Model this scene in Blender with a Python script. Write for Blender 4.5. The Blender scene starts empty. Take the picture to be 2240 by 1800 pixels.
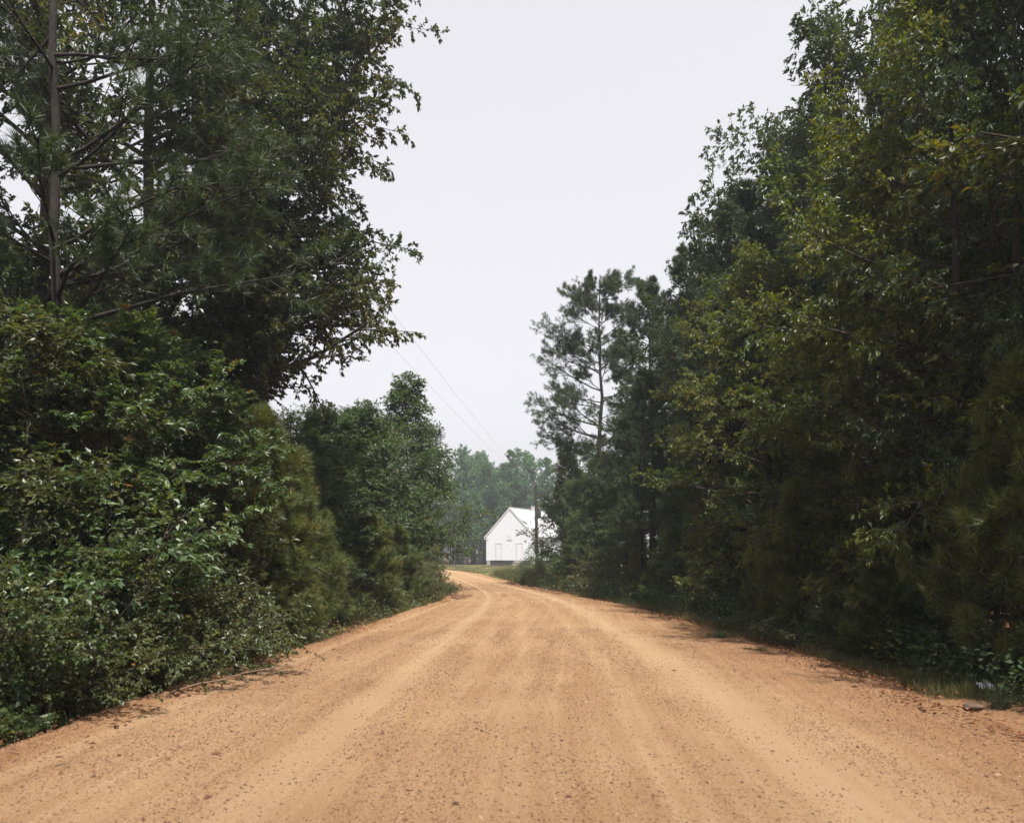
import bpy, math, random
import numpy as np
from mathutils import Vector

# ------------------------------------------------------------------ scene, camera, light
scene = bpy.context.scene
COL = scene.collection
F, HZ, CX, EYE = 1742.0, 1215.0, 1120.0, 1.6     # focal length, horizon and centre of the photograph in its pixels; eye height

cam_d = bpy.data.cameras.new('camera')
cam = bpy.data.objects.new('camera', cam_d)
COL.objects.link(cam)
cam.location = (0, 0, EYE)
cam.rotation_euler = (math.radians(90), 0, 0)
cam_d.sensor_width = 36
cam_d.lens = 36 * F / 2240
cam_d.shift_y = (HZ - 900) / 2240
cam_d.clip_start, cam_d.clip_end = 0.1, 3000
cam_d.dof.use_dof = True
cam_d.dof.focus_distance = 20
cam_d.dof.aperture_fstop = 2.6
scene.camera = cam

SUN_DIR = Vector((0.34, -0.94, 0)).normalized() * math.cos(math.radians(64)) + Vector((0, 0, math.sin(math.radians(64))))
sun_d = bpy.data.lights.new('sun', 'SUN')
sun_d.energy = 5.0
sun_d.angle = math.radians(1.2)
sun_d.color = (1.0, 0.95, 0.87)
sun = bpy.data.objects.new('sun', sun_d)
sun.rotation_euler = SUN_DIR.to_track_quat('Z', 'Y').to_euler()
sun.location = (30, 20, 60)
COL.objects.link(sun)

world = bpy.data.worlds.new('World')
scene.world = world
world.use_nodes = True
wn, wl = world.node_tree.nodes, world.node_tree.links
wn.clear()
sky = wn.new('ShaderNodeTexSky')
sky.sky_type = 'NISHITA'
sky.sun_disc = False
sky.sun_elevation = math.radians(64)
sky.sun_rotation = math.atan2(SUN_DIR.x, SUN_DIR.y)
sky.air_density, sky.dust_density, sky.ozone_density = 1.0, 6.0, 1.0
hs = wn.new('ShaderNodeHueSaturation')
hs.inputs['Saturation'].default_value = 0.12
hs.inputs['Value'].default_value = 1.0
bg = wn.new('ShaderNodeBackground')
bg.inputs['Strength'].default_value = 0.14
wo = wn.new('ShaderNodeOutputWorld')
wl.new(sky.outputs[0], hs.inputs['Color'])
tn = wn.new('ShaderNodeMix'); tn.data_type = 'RGBA'; tn.blend_type = 'MULTIPLY'; tn.inputs['Factor'].default_value = 1
tn.inputs[7].default_value = (1.0, .985, 1.03, 1)
wl.new(hs.outputs[0], tn.inputs[6]); ov = wn.new('ShaderNodeMix'); ov.data_type = 'RGBA'; ov.inputs['Factor'].default_value = .6      # hazy, nearly even white sky
ov.inputs[7].default_value = (3.65, 3.6, 3.78, 1)
wl.new(tn.outputs[2], ov.inputs[6]); wl.new(ov.outputs[2], bg.inputs['Color'])
wl.new(bg.outputs[0], wo.inputs['Surface'])

scene.view_settings.view_transform = 'Standard'
scene.view_settings.look = 'None'
scene.view_settings.gamma = 1
scene.view_settings.use_curve_mapping = False
scene.view_settings.exposure = 0.9
cy = scene.cycles
cy.max_bounces, cy.diffuse_bounces, cy.glossy_bounces, cy.transmission_bounces, cy.volume_bounces = 5, 2, 2, 3, 0
cy.use_denoising = True
cy.caustics_reflective = cy.caustics_refractive = False

# ------------------------------------------------------------------ helpers
def AX(px, Y): return (px - CX) / F * Y
def AZ(py, Y): return EYE + (HZ - py) / F * Y

def norm(a):
    return a / np.maximum(np.linalg.norm(a, axis=-1, keepdims=True), 1e-9)

class MB:
    """collects vertices and faces of ONE mesh"""
    def __init__(s): s.v, s.f, s.n, s.t, s.off = [], [], [], [], 0
    def add(s, verts, faces, tint=None, offs=True):
        verts = np.asarray(verts, dtype=np.float32).reshape(-1, 3)
        faces = np.asarray(faces, dtype=np.int64)
        s.v.append(verts)
        s.f.append((faces + s.off).ravel())
        s.n.append(np.full(len(faces), faces.shape[1], dtype=np.int32))
        s.t.append(np.zeros(len(faces), np.float32) if tint is None else np.broadcast_to(np.asarray(tint, np.float32), (len(faces),)))
        s.off += len(verts)
    def box(s, a, b, tint=0):
        (x0, y0, z0), (x1, y1, z1) = a, b
        s.add([(x0,y0,z0),(x1,y0,z0),(x1,y1,z0),(x0,y1,z0),(x0,y0,z1),(x1,y0,z1),(x1,y1,z1),(x0,y1,z1)],
              [(0,3,2,1),(4,5,6,7),(0,1,5,4),(1,2,6,5),(2,3,7,6),(3,0,4,7)], tint)
    def mesh(s, name):
        me = bpy.data.meshes.new(name)
        v = np.concatenate(s.v); f = np.concatenate(s.f); n = np.concatenate(s.n); t = np.concatenate(s.t)
        me.vertices.add(len(v)); me.vertices.foreach_set('co', v.ravel())
        me.loops.add(len(f)); me.loops.foreach_set('vertex_index', f.astype(np.int32))
        me.polygons.add(len(n))
        st = np.zeros(len(n), np.int32); st[1:] = np.cumsum(n)[:-1]
        me.polygons.foreach_set('loop_start', st)
        try: me.polygons.foreach_set('loop_total', n)
        except Exception: pass
        at = me.attributes.new('tint', 'FLOAT', 'FACE'); at.data.foreach_set('value', t)
        me.update(calc_edges=True)
        return me
    def build(s, name, mat, parent=None, smooth=False):
        me = s.mesh(name)
        me.materials.append(mat)
        me.polygons.foreach_set('use_smooth', np.full(len(me.polygons), smooth, dtype=bool))
        o = bpy.data.objects.new(name, me); COL.objects.link(o)
        if parent: o.parent = parent
        return o

def tag(o, label=None, cat=None, group=None, kind=None):
    if label: o['label'] = label
    if cat: o['category'] = cat
    if group: o['group'] = group
    if kind: o['kind'] = kind
    return o

def empty(name, loc=(0, 0, 0), rz=0.0):
    o = bpy.data.objects.new(name, None); COL.objects.link(o)
    o.location = loc; o.rotation_euler = (0, 0, rz); o.empty_display_size = 0.3
    return o

def copy_thing(root):
    r = root.copy(); COL.objects.link(r)
    for ch in root.children:
        c = ch.copy(); COL.objects.link(c); c.parent = r
        for g in ch.children:
            d = g.copy(); COL.objects.link(d); d.parent = c
    return r

# ------------------------------------------------------------------ materials
def new_mat(name):
    m = bpy.data.materials.new(name); m.use_nodes = True
    n, l = m.node_tree.nodes, m.node_tree.links
    n.clear()
    out = n.new('ShaderNodeOutputMaterial')
    return m, n, l, out

def ramp(n, stops):
    r = n.new('ShaderNodeValToRGB')
    e = r.color_ramp.elements
    while len(e) < len(stops): e.new(0.5)
    for k, (p, c) in enumerate(stops):
        e[k].position = p; e[k].color = (*c, 1)
    return r

def leaf_mat(name, stops, rough=0.44, trans=0.32, spec=0.5, under=0.0):
    m, n, l, out = new_mat(name)
    a = n.new('ShaderNodeAttribute'); a.attribute_name = 'tint'
    oi = n.new('ShaderNodeObjectInfo')
    ma = n.new('ShaderNodeMath'); ma.operation = 'MULTIPLY_ADD'
    ma.inputs[1].default_value = 0.26; ma.inputs[2].default_value = -0.14
    l.new(oi.outputs['Random'], ma.inputs[0])
    ad = n.new('ShaderNodeMath'); ad.operation = 'ADD'; ad.use_clamp = True
    l.new(a.outputs['Fac'], ad.inputs[0]); l.new(ma.outputs[0], ad.inputs[1])
    r = ramp(n, stops); l.new(ad.outputs[0], r.inputs[0])
    p = n.new('ShaderNodeBsdfPrincipled')
    p.inputs['Roughness'].default_value = rough
    p.inputs['Specular IOR Level'].default_value = spec
    if under:                                      # paler, greyer underside of the blade
        ge = n.new('ShaderNodeNewGeometry')
        um = n.new('ShaderNodeMath'); um.operation = 'MULTIPLY'; um.inputs[1].default_value = under
        l.new(ge.outputs['Backfacing'], um.inputs[0])
        ux = n.new('ShaderNodeMix'); ux.data_type = 'RGBA'; ux.inputs[7].default_value = (.20, .215, .15, 1)
        l.new(um.outputs[0], ux.inputs['Factor']); l.new(r.outputs[0], ux.inputs[6]); l.new(ux.outputs[2], p.inputs['Base Color'])
    else:
        l.new(r.outputs[0], p.inputs['Base Color'])
    t = n.new('ShaderNodeBsdfTranslucent')
    mul = n.new('ShaderNodeMix'); mul.data_type = 'RGBA'; mul.blend_type = 'MULTIPLY'
    mul.inputs['Factor'].default_value = 1
    mul.inputs[7].default_value = (2.0, 1.7, 0.6, 1)
    l.new(r.outputs[0], mul.inputs[6]); l.new(mul.outputs[2], t.inputs['Color'])
    mx = n.new('ShaderNodeMixShader'); mx.inputs[0].default_value = trans
    l.new(p.outputs[0], mx.inputs[1]); l.new(t.outputs[0], mx.inputs[2])
    l.new(mx.outputs[0], out.inputs['Surface'])
    return m

def plain_mat(name, stops, scale=6, rough=0.8, bump=0.3, stretch=(1, 1, 1), detail=6, bscale=None, spec=0.3, metallic=0):
    m, n, l, out = new_mat(name)
    tc = n.new('ShaderNodeTexCoord'); mp = n.new('ShaderNodeMapping'); mp.inputs['Scale'].default_value = stretch
    l.new(tc.outputs['Object'], mp.inputs['Vector'])
    nz = n.new('ShaderNodeTexNoise'); nz.inputs['Scale'].default_value = scale; nz.inputs['Detail'].default_value = detail
    l.new(mp.outputs[0], nz.inputs['Vector'])
    r = ramp(n, stops); l.new(nz.outputs[0], r.inputs[0])
    p = n.new('ShaderNodeBsdfPrincipled')
    p.inputs['Roughness'].default_value = rough; p.inputs['Specular IOR Level'].default_value = spec
    p.inputs['Metallic'].default_value = metallic
    l.new(r.outputs[0], p.inputs['Base Color'])
    if bump:
        nb = n.new('ShaderNodeTexNoise'); nb.inputs['Scale'].default_value = bscale or scale * 3; nb.inputs['Detail'].default_value = 5
        l.new(mp.outputs[0], nb.inputs['Vector'])
        b = n.new('ShaderNodeBump'); b.inputs['Strength'].default_value = bump; b.inputs['Distance'].default_value = 0.02
        l.new(nb.outputs[0], b.inputs['Height']); l.new(b.outputs[0], p.inputs['Normal'])
    l.new(p.outputs[0], out.inputs['Surface'])
    return m

M = {}
M['oak'] = leaf_mat('oak_leaf', [(0, (0.017, 0.035, 0.013)), (.5, (0.028, 0.049, 0.015)), (.85, (0.052, 0.069, 0.016)), (1, (0.093, 0.084, 0.016))], under=.12)
M['yellow'] = leaf_mat('turning_oak_leaf', [(0, (0.033, 0.066, 0.013)), (.5, (0.064, 0.093, 0.013)), (.80, (0.118, 0.126, 0.015)), (.95, (0.204, 0.152, 0.016)), (1, (0.321, 0.132, 0.020))], trans=0.42)
M['gum'] = leaf_mat('sweetgum_leaf', [(0, (0.028, 0.060, 0.022)), (.6, (0.051, 0.092, 0.029)), (.93, (0.096, 0.134, 0.031)), (1, (0.337, 0.147, 0.020))], under=.4)
M['shrub'] = leaf_mat('shrub_leaf', [(0, (0.032, 0.048, 0.017)), (.55, (0.059, 0.077, 0.024)), (.92, (0.106, 0.109, 0.030)), (1, (0.276, 0.135, 0.026))], rough=0.42, under=.38)
M['pine'] = leaf_mat('pine_needle', [(0, (0.017, 0.036, 0.013)), (.6, (0.030, 0.055, 0.017)), (1, (0.059, 0.075, 0.021))], rough=0.5, trans=0.25)
M['young_pine'] = leaf_mat('young_pine_needle', [(0, (0.035, 0.056, 0.015)), (.6, (0.066, 0.091, 0.020)), (.95, (0.114, 0.125, 0.030)), (1, (0.152, 0.108, 0.033))], rough=0.5, trans=0.3)
M['far'] = leaf_mat('hazed_far_leaf', [(0, (0.028, 0.080, 0.041)), (.6, (0.052, 0.127, 0.060)), (1, (0.093, 0.182, 0.068))], trans=0.4)  # teal and brightness of distant haze put into the leaf colour
M['pale'] = leaf_mat('pale_shiny_leaf', [(0, (.050, .066, .034)), (.5, (.095, .110, .062)), (.9, (.15, .155, .095)), (1, (.24, .15, .05))], rough=.40, under=.4)
M['grass'] = leaf_mat('grass_blade', [(0, (0.030, 0.039, 0.014)), (.5, (0.056, 0.064, 0.022)), (.85, (0.105, 0.094, 0.036)), (1, (0.180, 0.140, 0.068))], rough=0.55, trans=0.3, spec=0.3)
M['litter'] = leaf_mat('dead_leaf', [(0, (.07, .03, .014)), (.6, (.15, .06, .025)), (1, (.26, .13, .06))], rough=0.7, trans=0.1, spec=0.2)
M['bark'] = plain_mat('bark', [(.3, (.016, .013, .011)), (.7, (.048, .038, .030))], scale=5, stretch=(3, 3, .6), bump=0.8, rough=0.9)
M['pine_bark'] = plain_mat('pine_bark', [(.3, (.010, .008, .007)), (.7, (.030, .023, .019))], scale=4, stretch=(2.5, 2.5, .8), bump=0.9, rough=0.92)

# ------------------------------------------------------------------ plant growth
UP = np.array([0, 0, 1.0])

def tubes(mb, P, R, k=5):
    """B tapered tubes; P (B,n,3), R (B,n)"""
    B, n, _ = P.shape
    if B == 0: return
    T = norm(np.gradient(P, axis=1))
    ref = np.where(np.abs(T[..., 2:3]) > 0.9, np.array([1.0, 0, 0]), UP)
    a = norm(np.cross(T, ref)); b = np.cross(T, a)
    ang = np.arange(k) * 2 * math.pi / k
    V = P[:, :, None, :] + R[:, :, None, None] * (np.cos(ang)[None, None, :, None] * a[:, :, None, :] + np.sin(ang)[None, None, :, None] * b[:, :, None, :])
    idx = np.arange(B * n * k).reshape(B, n, k)
    q = np.stack([idx[:, :-1, :], np.roll(idx, -1, 2)[:, :-1, :], np.roll(idx, -1, 2)[:, 1:, :], idx[:, 1:, :]], -1).reshape(-1, 4)
    mb.add(V.reshape(-1, 3), q)

def curves(rng, start, d, L, n=6, bend=0.0, wander=0.12):
    """B polylines that leave `start` along d and bend up (bend > 0) or droop"""
    B = len(start)
    bend = np.broadcast_to(np.asarray(bend, float), (B,))
    P = np.zeros((B, n, 3)); P[:, 0] = start
    cur = norm(d.copy())
    for i in range(1, n):
        cur = norm(cur + bend[:, None] / (n - 1) * UP + rng.normal(0, wander, (B, 3)))
        P[:, i] = P[:, i - 1] + cur * (L / (n - 1))[:, None]
    return P

def along(P, idx, s):
    n = P.shape[1]
    x = np.clip(s, 0, 0.999) * (n - 1); i = x.astype(int); f = (x - i)[:, None]
    a, b = P[idx, i], P[idx, i + 1]
    return a * (1 - f) + b * f, norm(b - a)

def side_dirs(rng, tan, ang, flat=0.45):
    r = rng.normal(0, 1, tan.shape) * np.array([1, 1, flat])
    r = norm(r - (r * tan).sum(1, keepdims=True) * tan)
    return norm(tan * np.cos(ang)[:, None] + r * np.sin(ang)[:, None])

def add_leaves(mb, rng, pos, d, nor, L, W, tint, star=False):
    """leaf blades, each folded along its midrib; star = three-pointed blades"""
    d = norm(d); side = norm(np.cross(d, nor)); nor = np.cross(side, d)
    sets = [(0.0, 1.0)] if not star else [(-0.95, .8), (0.0, 1.0), (0.95, .8)]
    for a, sc in sets:
        dd = d * math.cos(a) + side * math.sin(a); ss = side * math.cos(a) - d * math.sin(a)
        l = (L * sc)[:, None]; w = (W * sc)[:, None]
        v0 = pos
        v1 = pos + dd * l * .45 + ss * w * .5 + nor * w * .16
        v2 = pos + dd * l - nor * l * .12
        v3 = pos + dd * l * .45 - ss * w * .5 + nor * w * .16
        V = np.stack([v0, v1, v2, v3], 1).reshape(-1, 3)
        b = np.arange(len(pos))[:, None] * 4
        f = np.concatenate([b + np.array([[0, 1, 2]]), b + np.array([[0, 2, 3]])], 1).reshape(-1, 3)
        mb.add(V, f, np.repeat(tint, 2))

def leaf_spray(mb, rng, P, per, leaf, wr=.48, star=False, droop=.25, clump=None, jit=.16, vert=0.55):
    """leaves along every twig of P"""
    B = len(P)
    idx = np.repeat(np.arange(B), per)
    s = 1 - .95 * rng.uniform(0, 1, len(idx)) ** 1.7
    pos, tan = along(P, idx, s)
    d = side_dirs(rng, tan, rng.uniform(.3, 1.2, len(idx)), .6) - UP * droop
    nor = norm(UP + rng.normal(0, vert, (len(idx), 3)))
    L = leaf * rng.uniform(.65, 1.25, len(idx))
    base = rng.uniform(0, 1, B) if clump is None else clump
    t = np.clip(base[idx] * .6 + rng.uniform(0, .4, len(idx)) + rng.normal(0, jit * .5, len(idx)), 0, 1)
    add_leaves(mb, rng, pos, d, nor, L, L * wr, t, star)

def needles(mb, rng, pos, axis, per, L, w, spread=0.9, clump=None):
    B = len(pos)
    idx = np.repeat(np.arange(B), per)
    N = len(idx)
    d = norm(axis[idx] + rng.normal(0, spread, (N, 3)))
    p0 = pos[idx] - axis[idx] * rng.uniform(0, .6, N)[:, None] * L
    l = L * rng.uniform(.7, 1.15, N)[:, None]
    side = norm(np.cross(d, rng.normal(0, 1, (N, 3)))) * (w * .5)
    tip = p0 + d * l - UP * l * .12
    V = np.stack([p0 - side, p0 + side, tip], 1).reshape(-1, 3)
    base = rng.uniform(0, 1, B) if clump is None else clump
    t = np.clip(base[idx] * .6 + rng.uniform(0, .4, N), 0, 1)
    mb.add(V, np.arange(N * 3).reshape(-1, 3), t)

def interleave(rng, n, m, lo, hi):
    idx = np.repeat(np.arange(n), m)
    s = lo + (hi - lo) * (np.tile(np.arange(m), n) + rng.uniform(0, 1, n * m)) / m
    return idx, s

def broadleaf(name, seed, H, R, base=.25, n1=26, n2=13, n3=8, per=9, leaf=.11, mat='oak', wr=.48, star=False, profile=None,
              extra=None, el=(.15, 1.0), trunk_r=None, lean=(0, 0), twigs=False, bend=.25, flat=.4, stems=1, twig=(.25, .55), vert=.55, bark='bark', full=.30, jit=(.78, 1.2), cap=9.0):
    """a trunk with limbs, boughs, twigs and leaves; extra = limb ends [(x, y, z)] relative to the base"""
    rng = np.random.default_rng(seed)
    profile = profile or (lambda t: np.sqrt(np.maximum(.02, 1 - (1.55 * t - .62) ** 2)))
    wood, fol = MB(), MB()
    tr = trunk_r or H * .013
    nt = 12
    z = np.linspace(0, 1, nt)
    wob = np.cumsum(rng.normal(0, H * .006, (nt, 2)), 0); wob -= wob[0]
    tp = np.zeros((1, nt, 3)); tp[0, :, :2] = wob + np.outer(z ** 1.5, np.array(lean)); tp[0, :, 2] = z * H * .94 - .15
    rad = tr * (1 - z * .88) * (1 + .7 * np.exp(-z * 14))
    tubes(wood, tp, rad[None], 9)
    t = (np.arange(n1) + rng.uniform(0, 1, n1)) / n1
    s = base + (.985 - base) * t
    st, _ = along(tp, np.zeros(n1, int), s)
    az = np.arange(n1) * 2.39996 + rng.uniform(-.6, .6, n1)
    L1 = R * profile(t) * rng.uniform(jit[0], jit[1], n1)
    e = el[0] + (el[1] - el[0]) * t ** 1.6 + rng.normal(0, .16, n1)
    d = np.stack([np.cos(az) * np.cos(e), np.sin(az) * np.cos(e), np.sin(e)], 1)
    if extra is not None:
        ex = np.array(extra, float)
        zs = np.clip((ex[:, 2] - np.linalg.norm(ex[:, :2], axis=1) * .38) / (H * .94), .18, .93)
        s2, _ = along(tp, np.zeros(len(ex), int), zs)
        dv = ex - s2
        st = np.concatenate([st, s2]); L1 = np.concatenate([L1, np.linalg.norm(dv, axis=1) * 1.02]); d = np.concatenate([d, norm(dv)])
        s = np.concatenate([s, zs])
    P1 = curves(rng, st, d, L1, 8, bend * rng.uniform(-.4, 1, len(st)), .09)
    r1 = np.minimum(tr * (1 - s * .85) * .5, L1 * .018 + .006)
    tubes(wood, P1, r1[:, None] * np.linspace(1, .22, 8)[None], 6)
    i2, s2 = interleave(rng, len(P1), n2, .16, 1)
    p2, t2 = along(P1, i2, s2)
    L2 = np.minimum(L1[i2] * (.48 - full * s2) * rng.uniform(.6, 1.3, len(i2)) + .22, cap * rng.uniform(.7, 1, len(i2)))
    d2 = side_dirs(rng, t2, rng.uniform(.5, 1.15, len(i2)), flat)
    P2 = curves(rng, p2, d2, L2, 5, rng.uniform(-.35, .4, len(i2)), .12)
    r2 = np.minimum(r1[i2] * (1 - s2 * .75) * .55, .03) + .002
    tubes(wood, P2, r2[:, None] * np.linspace(1, .25, 5)[None], 4)
    i3, s3 = interleave(rng, len(P2), n3, .15, 1)
    p3, t3 = along(P2, i3, s3)
    L3 = rng.uniform(twig[0], twig[1], len(i3)) * (1 - .3 * s3)
    d3 = side_dirs(rng, t3, rng.uniform(.4, 1.2, len(i3)), flat + .1)
    P3 = curves(rng, p3, d3, L3, 3, rng.uniform(-.7, .15, len(i3)), .1)
    if twigs: tubes(wood, P3, np.tile(np.linspace(.005, .002, 3), (len(P3), 1)), 3)
    cl = np.clip(rng.uniform(0, .5, len(P1))[i2][i3] + rng.uniform(0, .3, len(P2))[i3] + rng.uniform(0, .3, len(i3)), 0, 1)
    leaf_spray(fol, rng, P3, per, leaf, wr, star, clump=cl, vert=vert)
    root = empty(name)
    wood.build('trunk', M[bark], root, True)
    fol.build('crown', M[mat], root)
    root['h'] = H
    return root

def pine(name, seed, H, R, base=.35, whorl=5, gap=.75, per=26, nl=.17, nw=.007, n2=9, mat='pine', limbs=None, young=False, trunk_r=None, power=.8, up=(-.05, .75), n3=3, lean=(0, 0), peak=.12, spread=.75, reach=1.0):
    """a straight trunk with whorls of limbs that end in tufts of needles"""
    rng = np.random.default_rng(seed)
    wood, fol = MB(), MB()
    tr = trunk_r or H * .0115
    nt = 14
    z = np.linspace(0, 1, nt)
    wob = np.cumsum(rng.normal(0, H * .0035, (nt, 2)), 0); wob -= wob[0]
    tp = np.zeros((1, nt, 3)); tp[0, :, :2] = wob + np.outer(z, np.array(lean)); tp[0, :, 2] = z * H * .985 - .15
    rad = tr * (1 - z * .93) * (1 + .5 * np.exp(-z * 16)) + .004
    tubes(wood, tp, rad[None], 9)
    nwh = max(3, int((1 - base) * H / gap))
    t = np.repeat((np.arange(nwh) + .3) / nwh, whorl) + rng.normal(0, .35 / nwh, nwh * whorl)
    keep = rng.uniform(0, 1, len(t)) < (1 if young else .86)
    t = np.clip(t, 0, .985)[keep]
    n1 = len(t)
    s = base + (.99 - base) * t
    st, _ = along(tp, np.zeros(n1, int), s)
    az = np.arange(n1) * 2.39996 + rng.uniform(-.5, .5, n1)
    L1 = R * np.minimum(1, (t + .08) / peak) ** .5 * (1 - t) ** power * rng.uniform(.55, 1.25, n1) + .22
    e = up[0] + (up[1] - up[0]) * t + rng.normal(0, .13, n1)
    d = np.stack([np.cos(az) * np.cos(e), np.sin(az) * np.cos(e), np.sin(e)], 1)
    if limbs is not None:
        lm = np.array(limbs, float)
        zs = np.clip((lm[:, 2] - .18 * np.linalg.norm(lm[:, :2], axis=1)) / (H * .985), .05, .97)
        s2, _ = along(tp, np.zeros(len(lm), int), zs)
        dv = lm - s2
        st = np.concatenate([st, s2]); d = np.concatenate([d, norm(dv)]); L1 = np.concatenate([L1, np.linalg.norm(dv, axis=1)])
        s = np.concatenate([s, zs])
    P1 = curves(rng, st, d, L1, 7, .35 * rng.uniform(.2, 1.2, len(st)) * (1.2 if young else 1), .06)
    r1 = np.minimum(tr * (1 - s * .9) * .55, L1 * .014 + .005)
    tubes(wood, P1, r1[:, None] * np.linspace(1, .25, 7)[None], 5)
    i2, s2 = interleave(rng, len(P1), n2, .22 if young else .34, 1)
    p2, t2 = along(P1, i2, s2)
    L2 = reach * (L1[i2] * (.42 - .26 * s2) + .1) * rng.uniform(.6, 1.25, len(i2))
    d2 = side_dirs(rng, t2, rng.uniform(.4, .95, len(i2)), .5)
    P2 = curves(rng, p2, d2, L2, 4, rng.uniform(.1, .7, len(i2)), .08)
    tubes(wood, P2, np.tile(np.linspace(.010, .005, 4), (len(P2), 1)), 4)
    tips = [P2[:, -1]]; ax = [norm(P2[:, -1] - P2[:, -2])]; cl = [rng.uniform(0, 1, len(P2))]
    for k in range(n3):
        sel = np.arange(len(P2))
        q, tt = along(P2, sel, rng.uniform(.25 if young else .45, .98, len(P2)))
        dd = side_dirs(rng, tt, rng.uniform(.3, .9, len(P2)), .6)
        q = q + dd * L2[:, None] * .22
        tips.append(q); ax.append(norm(dd + UP * .3)); cl.append(cl[0])
    tips.append(P1[:, -1]); ax.append(norm(P1[:, -1] - P1[:, -2])); cl.append(rng.uniform(0, 1, len(P1)))
    top = tp[0, -1][None] + np.linspace(0, -.5, 5)[:, None] * UP; tips.append(top); ax.append(np.tile(UP, (5, 1))); cl.append(rng.uniform(0, 1, 5))
    needles(fol, rng, np.concatenate(tips), np.concatenate(ax), per, nl, nw, .62 if young else spread, np.concatenate(cl))
    root = empty(name)
    wood.build('trunk', M['pine_bark'], root, True)
    fol.build('crown', M[mat], root)
    root['h'] = H
    return root

def shrub(name, seed, H, R, stems=14, n2=9, n3=5, per=9, leaf=.08, mat='shrub', wr=.55, star=False, arch=-.7, vert=.5):
    """many stems from the ground, arching out, leafy from low down"""
    rng = np.random.default_rng(seed)
    wood, fol = MB(), MB()
    az = rng.uniform(0, 2 * math.pi, stems)
    rr = R * np.sqrt(rng.uniform(0, 1, stems))
    e = math.pi / 2 - rr / R * .75 + rng.normal(0, .08, stems)
    st = np.stack([np.cos(az) * rr * .35, np.sin(az) * rr * .35, np.full(stems, -.06)], 1)
    d = np.stack([np.cos(az) * np.cos(e), np.sin(az) * np.cos(e), np.sin(e)], 1)
    L1 = H * rng.uniform(.7, 1.12, stems) * (1 - .25 * (rr / R) ** 2)
    P1 = curves(rng, st, d, L1, 8, arch * rr / R, .07)
    tubes(wood, P1, (.008 * H / 2 + .006) * np.linspace(1, .25, 8)[None] * np.ones((stems, 1)), 5)
    i2, s2 = interleave(rng, stems, n2, .12, 1)
    p2, t2 = along(P1, i2, s2)
    L2 = R * (.6 - .35 * s2) * rng.uniform(.5, 1.2, len(i2)) + .08
    P2 = curves(rng, p2, side_dirs(rng, t2, rng.uniform(.5, 1.2, len(i2)), .6), L2, 5, rng.uniform(-.6, .4, len(i2)), .12)
    tubes(wood, P2, np.tile(np.linspace(.006, .002, 5), (len(P2), 1)), 3)
    i3, s3 = interleave(rng, len(P2), n3, .1, 1)
    p3, t3 = along(P2, i3, s3)
    P3 = curves(rng, p3, side_dirs(rng, t3, rng.uniform(.4, 1.1, len(i3)), .5), rng.uniform(.12, .32, len(i3)) * (H / 2.5) ** .5, 3, rng.uniform(-.5, .2, len(i3)), .1)
    cl = np.clip(rng.uniform(0, .55, len(P2))[i3] + rng.uniform(0, .45, len(i3)), 0, 1)
    leaf_spray(fol, rng, P3, per, leaf, wr, star, clump=cl, vert=vert)
    root = empty(name)
    wood.build('stems', M['bark'], root, True)
    fol.build('foliage', M[mat], root)
    root['h'] = H
    return root

USED = set()
def put(proto, X, Y, H, label, cat='tree', group=None, rz=None, wide=1.0):
    r = proto if proto.name not in USED else copy_thing(proto)
    USED.add(proto.name); USED.add(r.name)
    k = H / proto['h']
    r.location = (X, Y, 0); r.scale = (k * wide, k * wide, k)
    r.rotation_euler = (0, 0, random.uniform(0, 6.28) if rz is None else rz)
    for key in ('label', 'category', 'group'):
        if key in r: del r[key]
    return tag(r, label, cat, group)

random.seed(5)

# ------------------------------------------------------------------ ground and road
LEFT = [(-4.5, -8), (-4.4, 0), (-4.25, 6.5), (-4.0, 10), (-3.55, 15), (-2.75, 24), (-2.5, 31), (-3.2, 40), (-5.2, 53), (-8.6, 70), (-13, 84), (-21, 98), (-34, 111), (-54, 121)]
RIGHT = [(4.8, -8), (4.75, 0), (4.7, 7), (4.65, 10), (4.45, 15), (3.6, 24), (2.2, 32), (.55, 41), (-.85, 53), (-3.3, 70), (-7.0, 87), (-14, 104), (-29, 119), (-50, 131)]

def smooth_line(pts, m=24):
    p = np.array(pts, float); p = np.vstack([2 * p[0] - p[1], p, 2 * p[-1] - p[-2]])
    out = []
    for i in range(1, len(p) - 2):
        t = np.linspace(0, 1, m, endpoint=False)[:, None]
        a, b, c, d = p[i - 1], p[i], p[i + 1], p[i + 2]
        out.append(.5 * (2 * b + (c - a) * t + (2 * a - 5 * b + 4 * c - d) * t ** 2 + (3 * b - a - 3 * c + d) * t ** 3))
    return np.vstack(out + [p[-2][None]])
SL, SR = smooth_line(LEFT), smooth_line(RIGHT)
def edge(side, Y):
    p = SL if side < 0 else SR
    k = p[:, 1].argsort()
    return np.interp(Y, p[k, 1], p[k, 0])

def value_noise(x, y, seed=0):
    def h(i, j):
        v = np.sin(i * 127.1 + j * 311.7 + seed * 74.7) * 43758.5453
        return v - np.floor(v)
    i, j = np.floor(x), np.floor(y); f, g = x - i, y - j
    f, g = f * f * (3 - 2 * f), g * g * (3 - 2 * g)
    return (h(i, j) * (1 - f) + h(i + 1, j) * f) * (1 - g) + (h(i, j + 1) * (1 - f) + h(i + 1, j + 1) * f) * g

def track(u, s):
    """how smooth-worn the dirt is at fraction u across, distance s along"""
    w = .012 * (value_noise(s * .12, u * 0, 3) - .5) * 2
    g = lambda c, q: np.exp(-((u - c - w) / q) ** 2)
    return np.clip(.75 * g(.085, .022) + .9 * g(.31, .028) + .35 * g(.40, .018) + .4 * g(.475, .02) + .45 * g(.60, .02) + .95 * g(.71, .045) + .35 * g(.22, .015), 0, 1)

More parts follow.
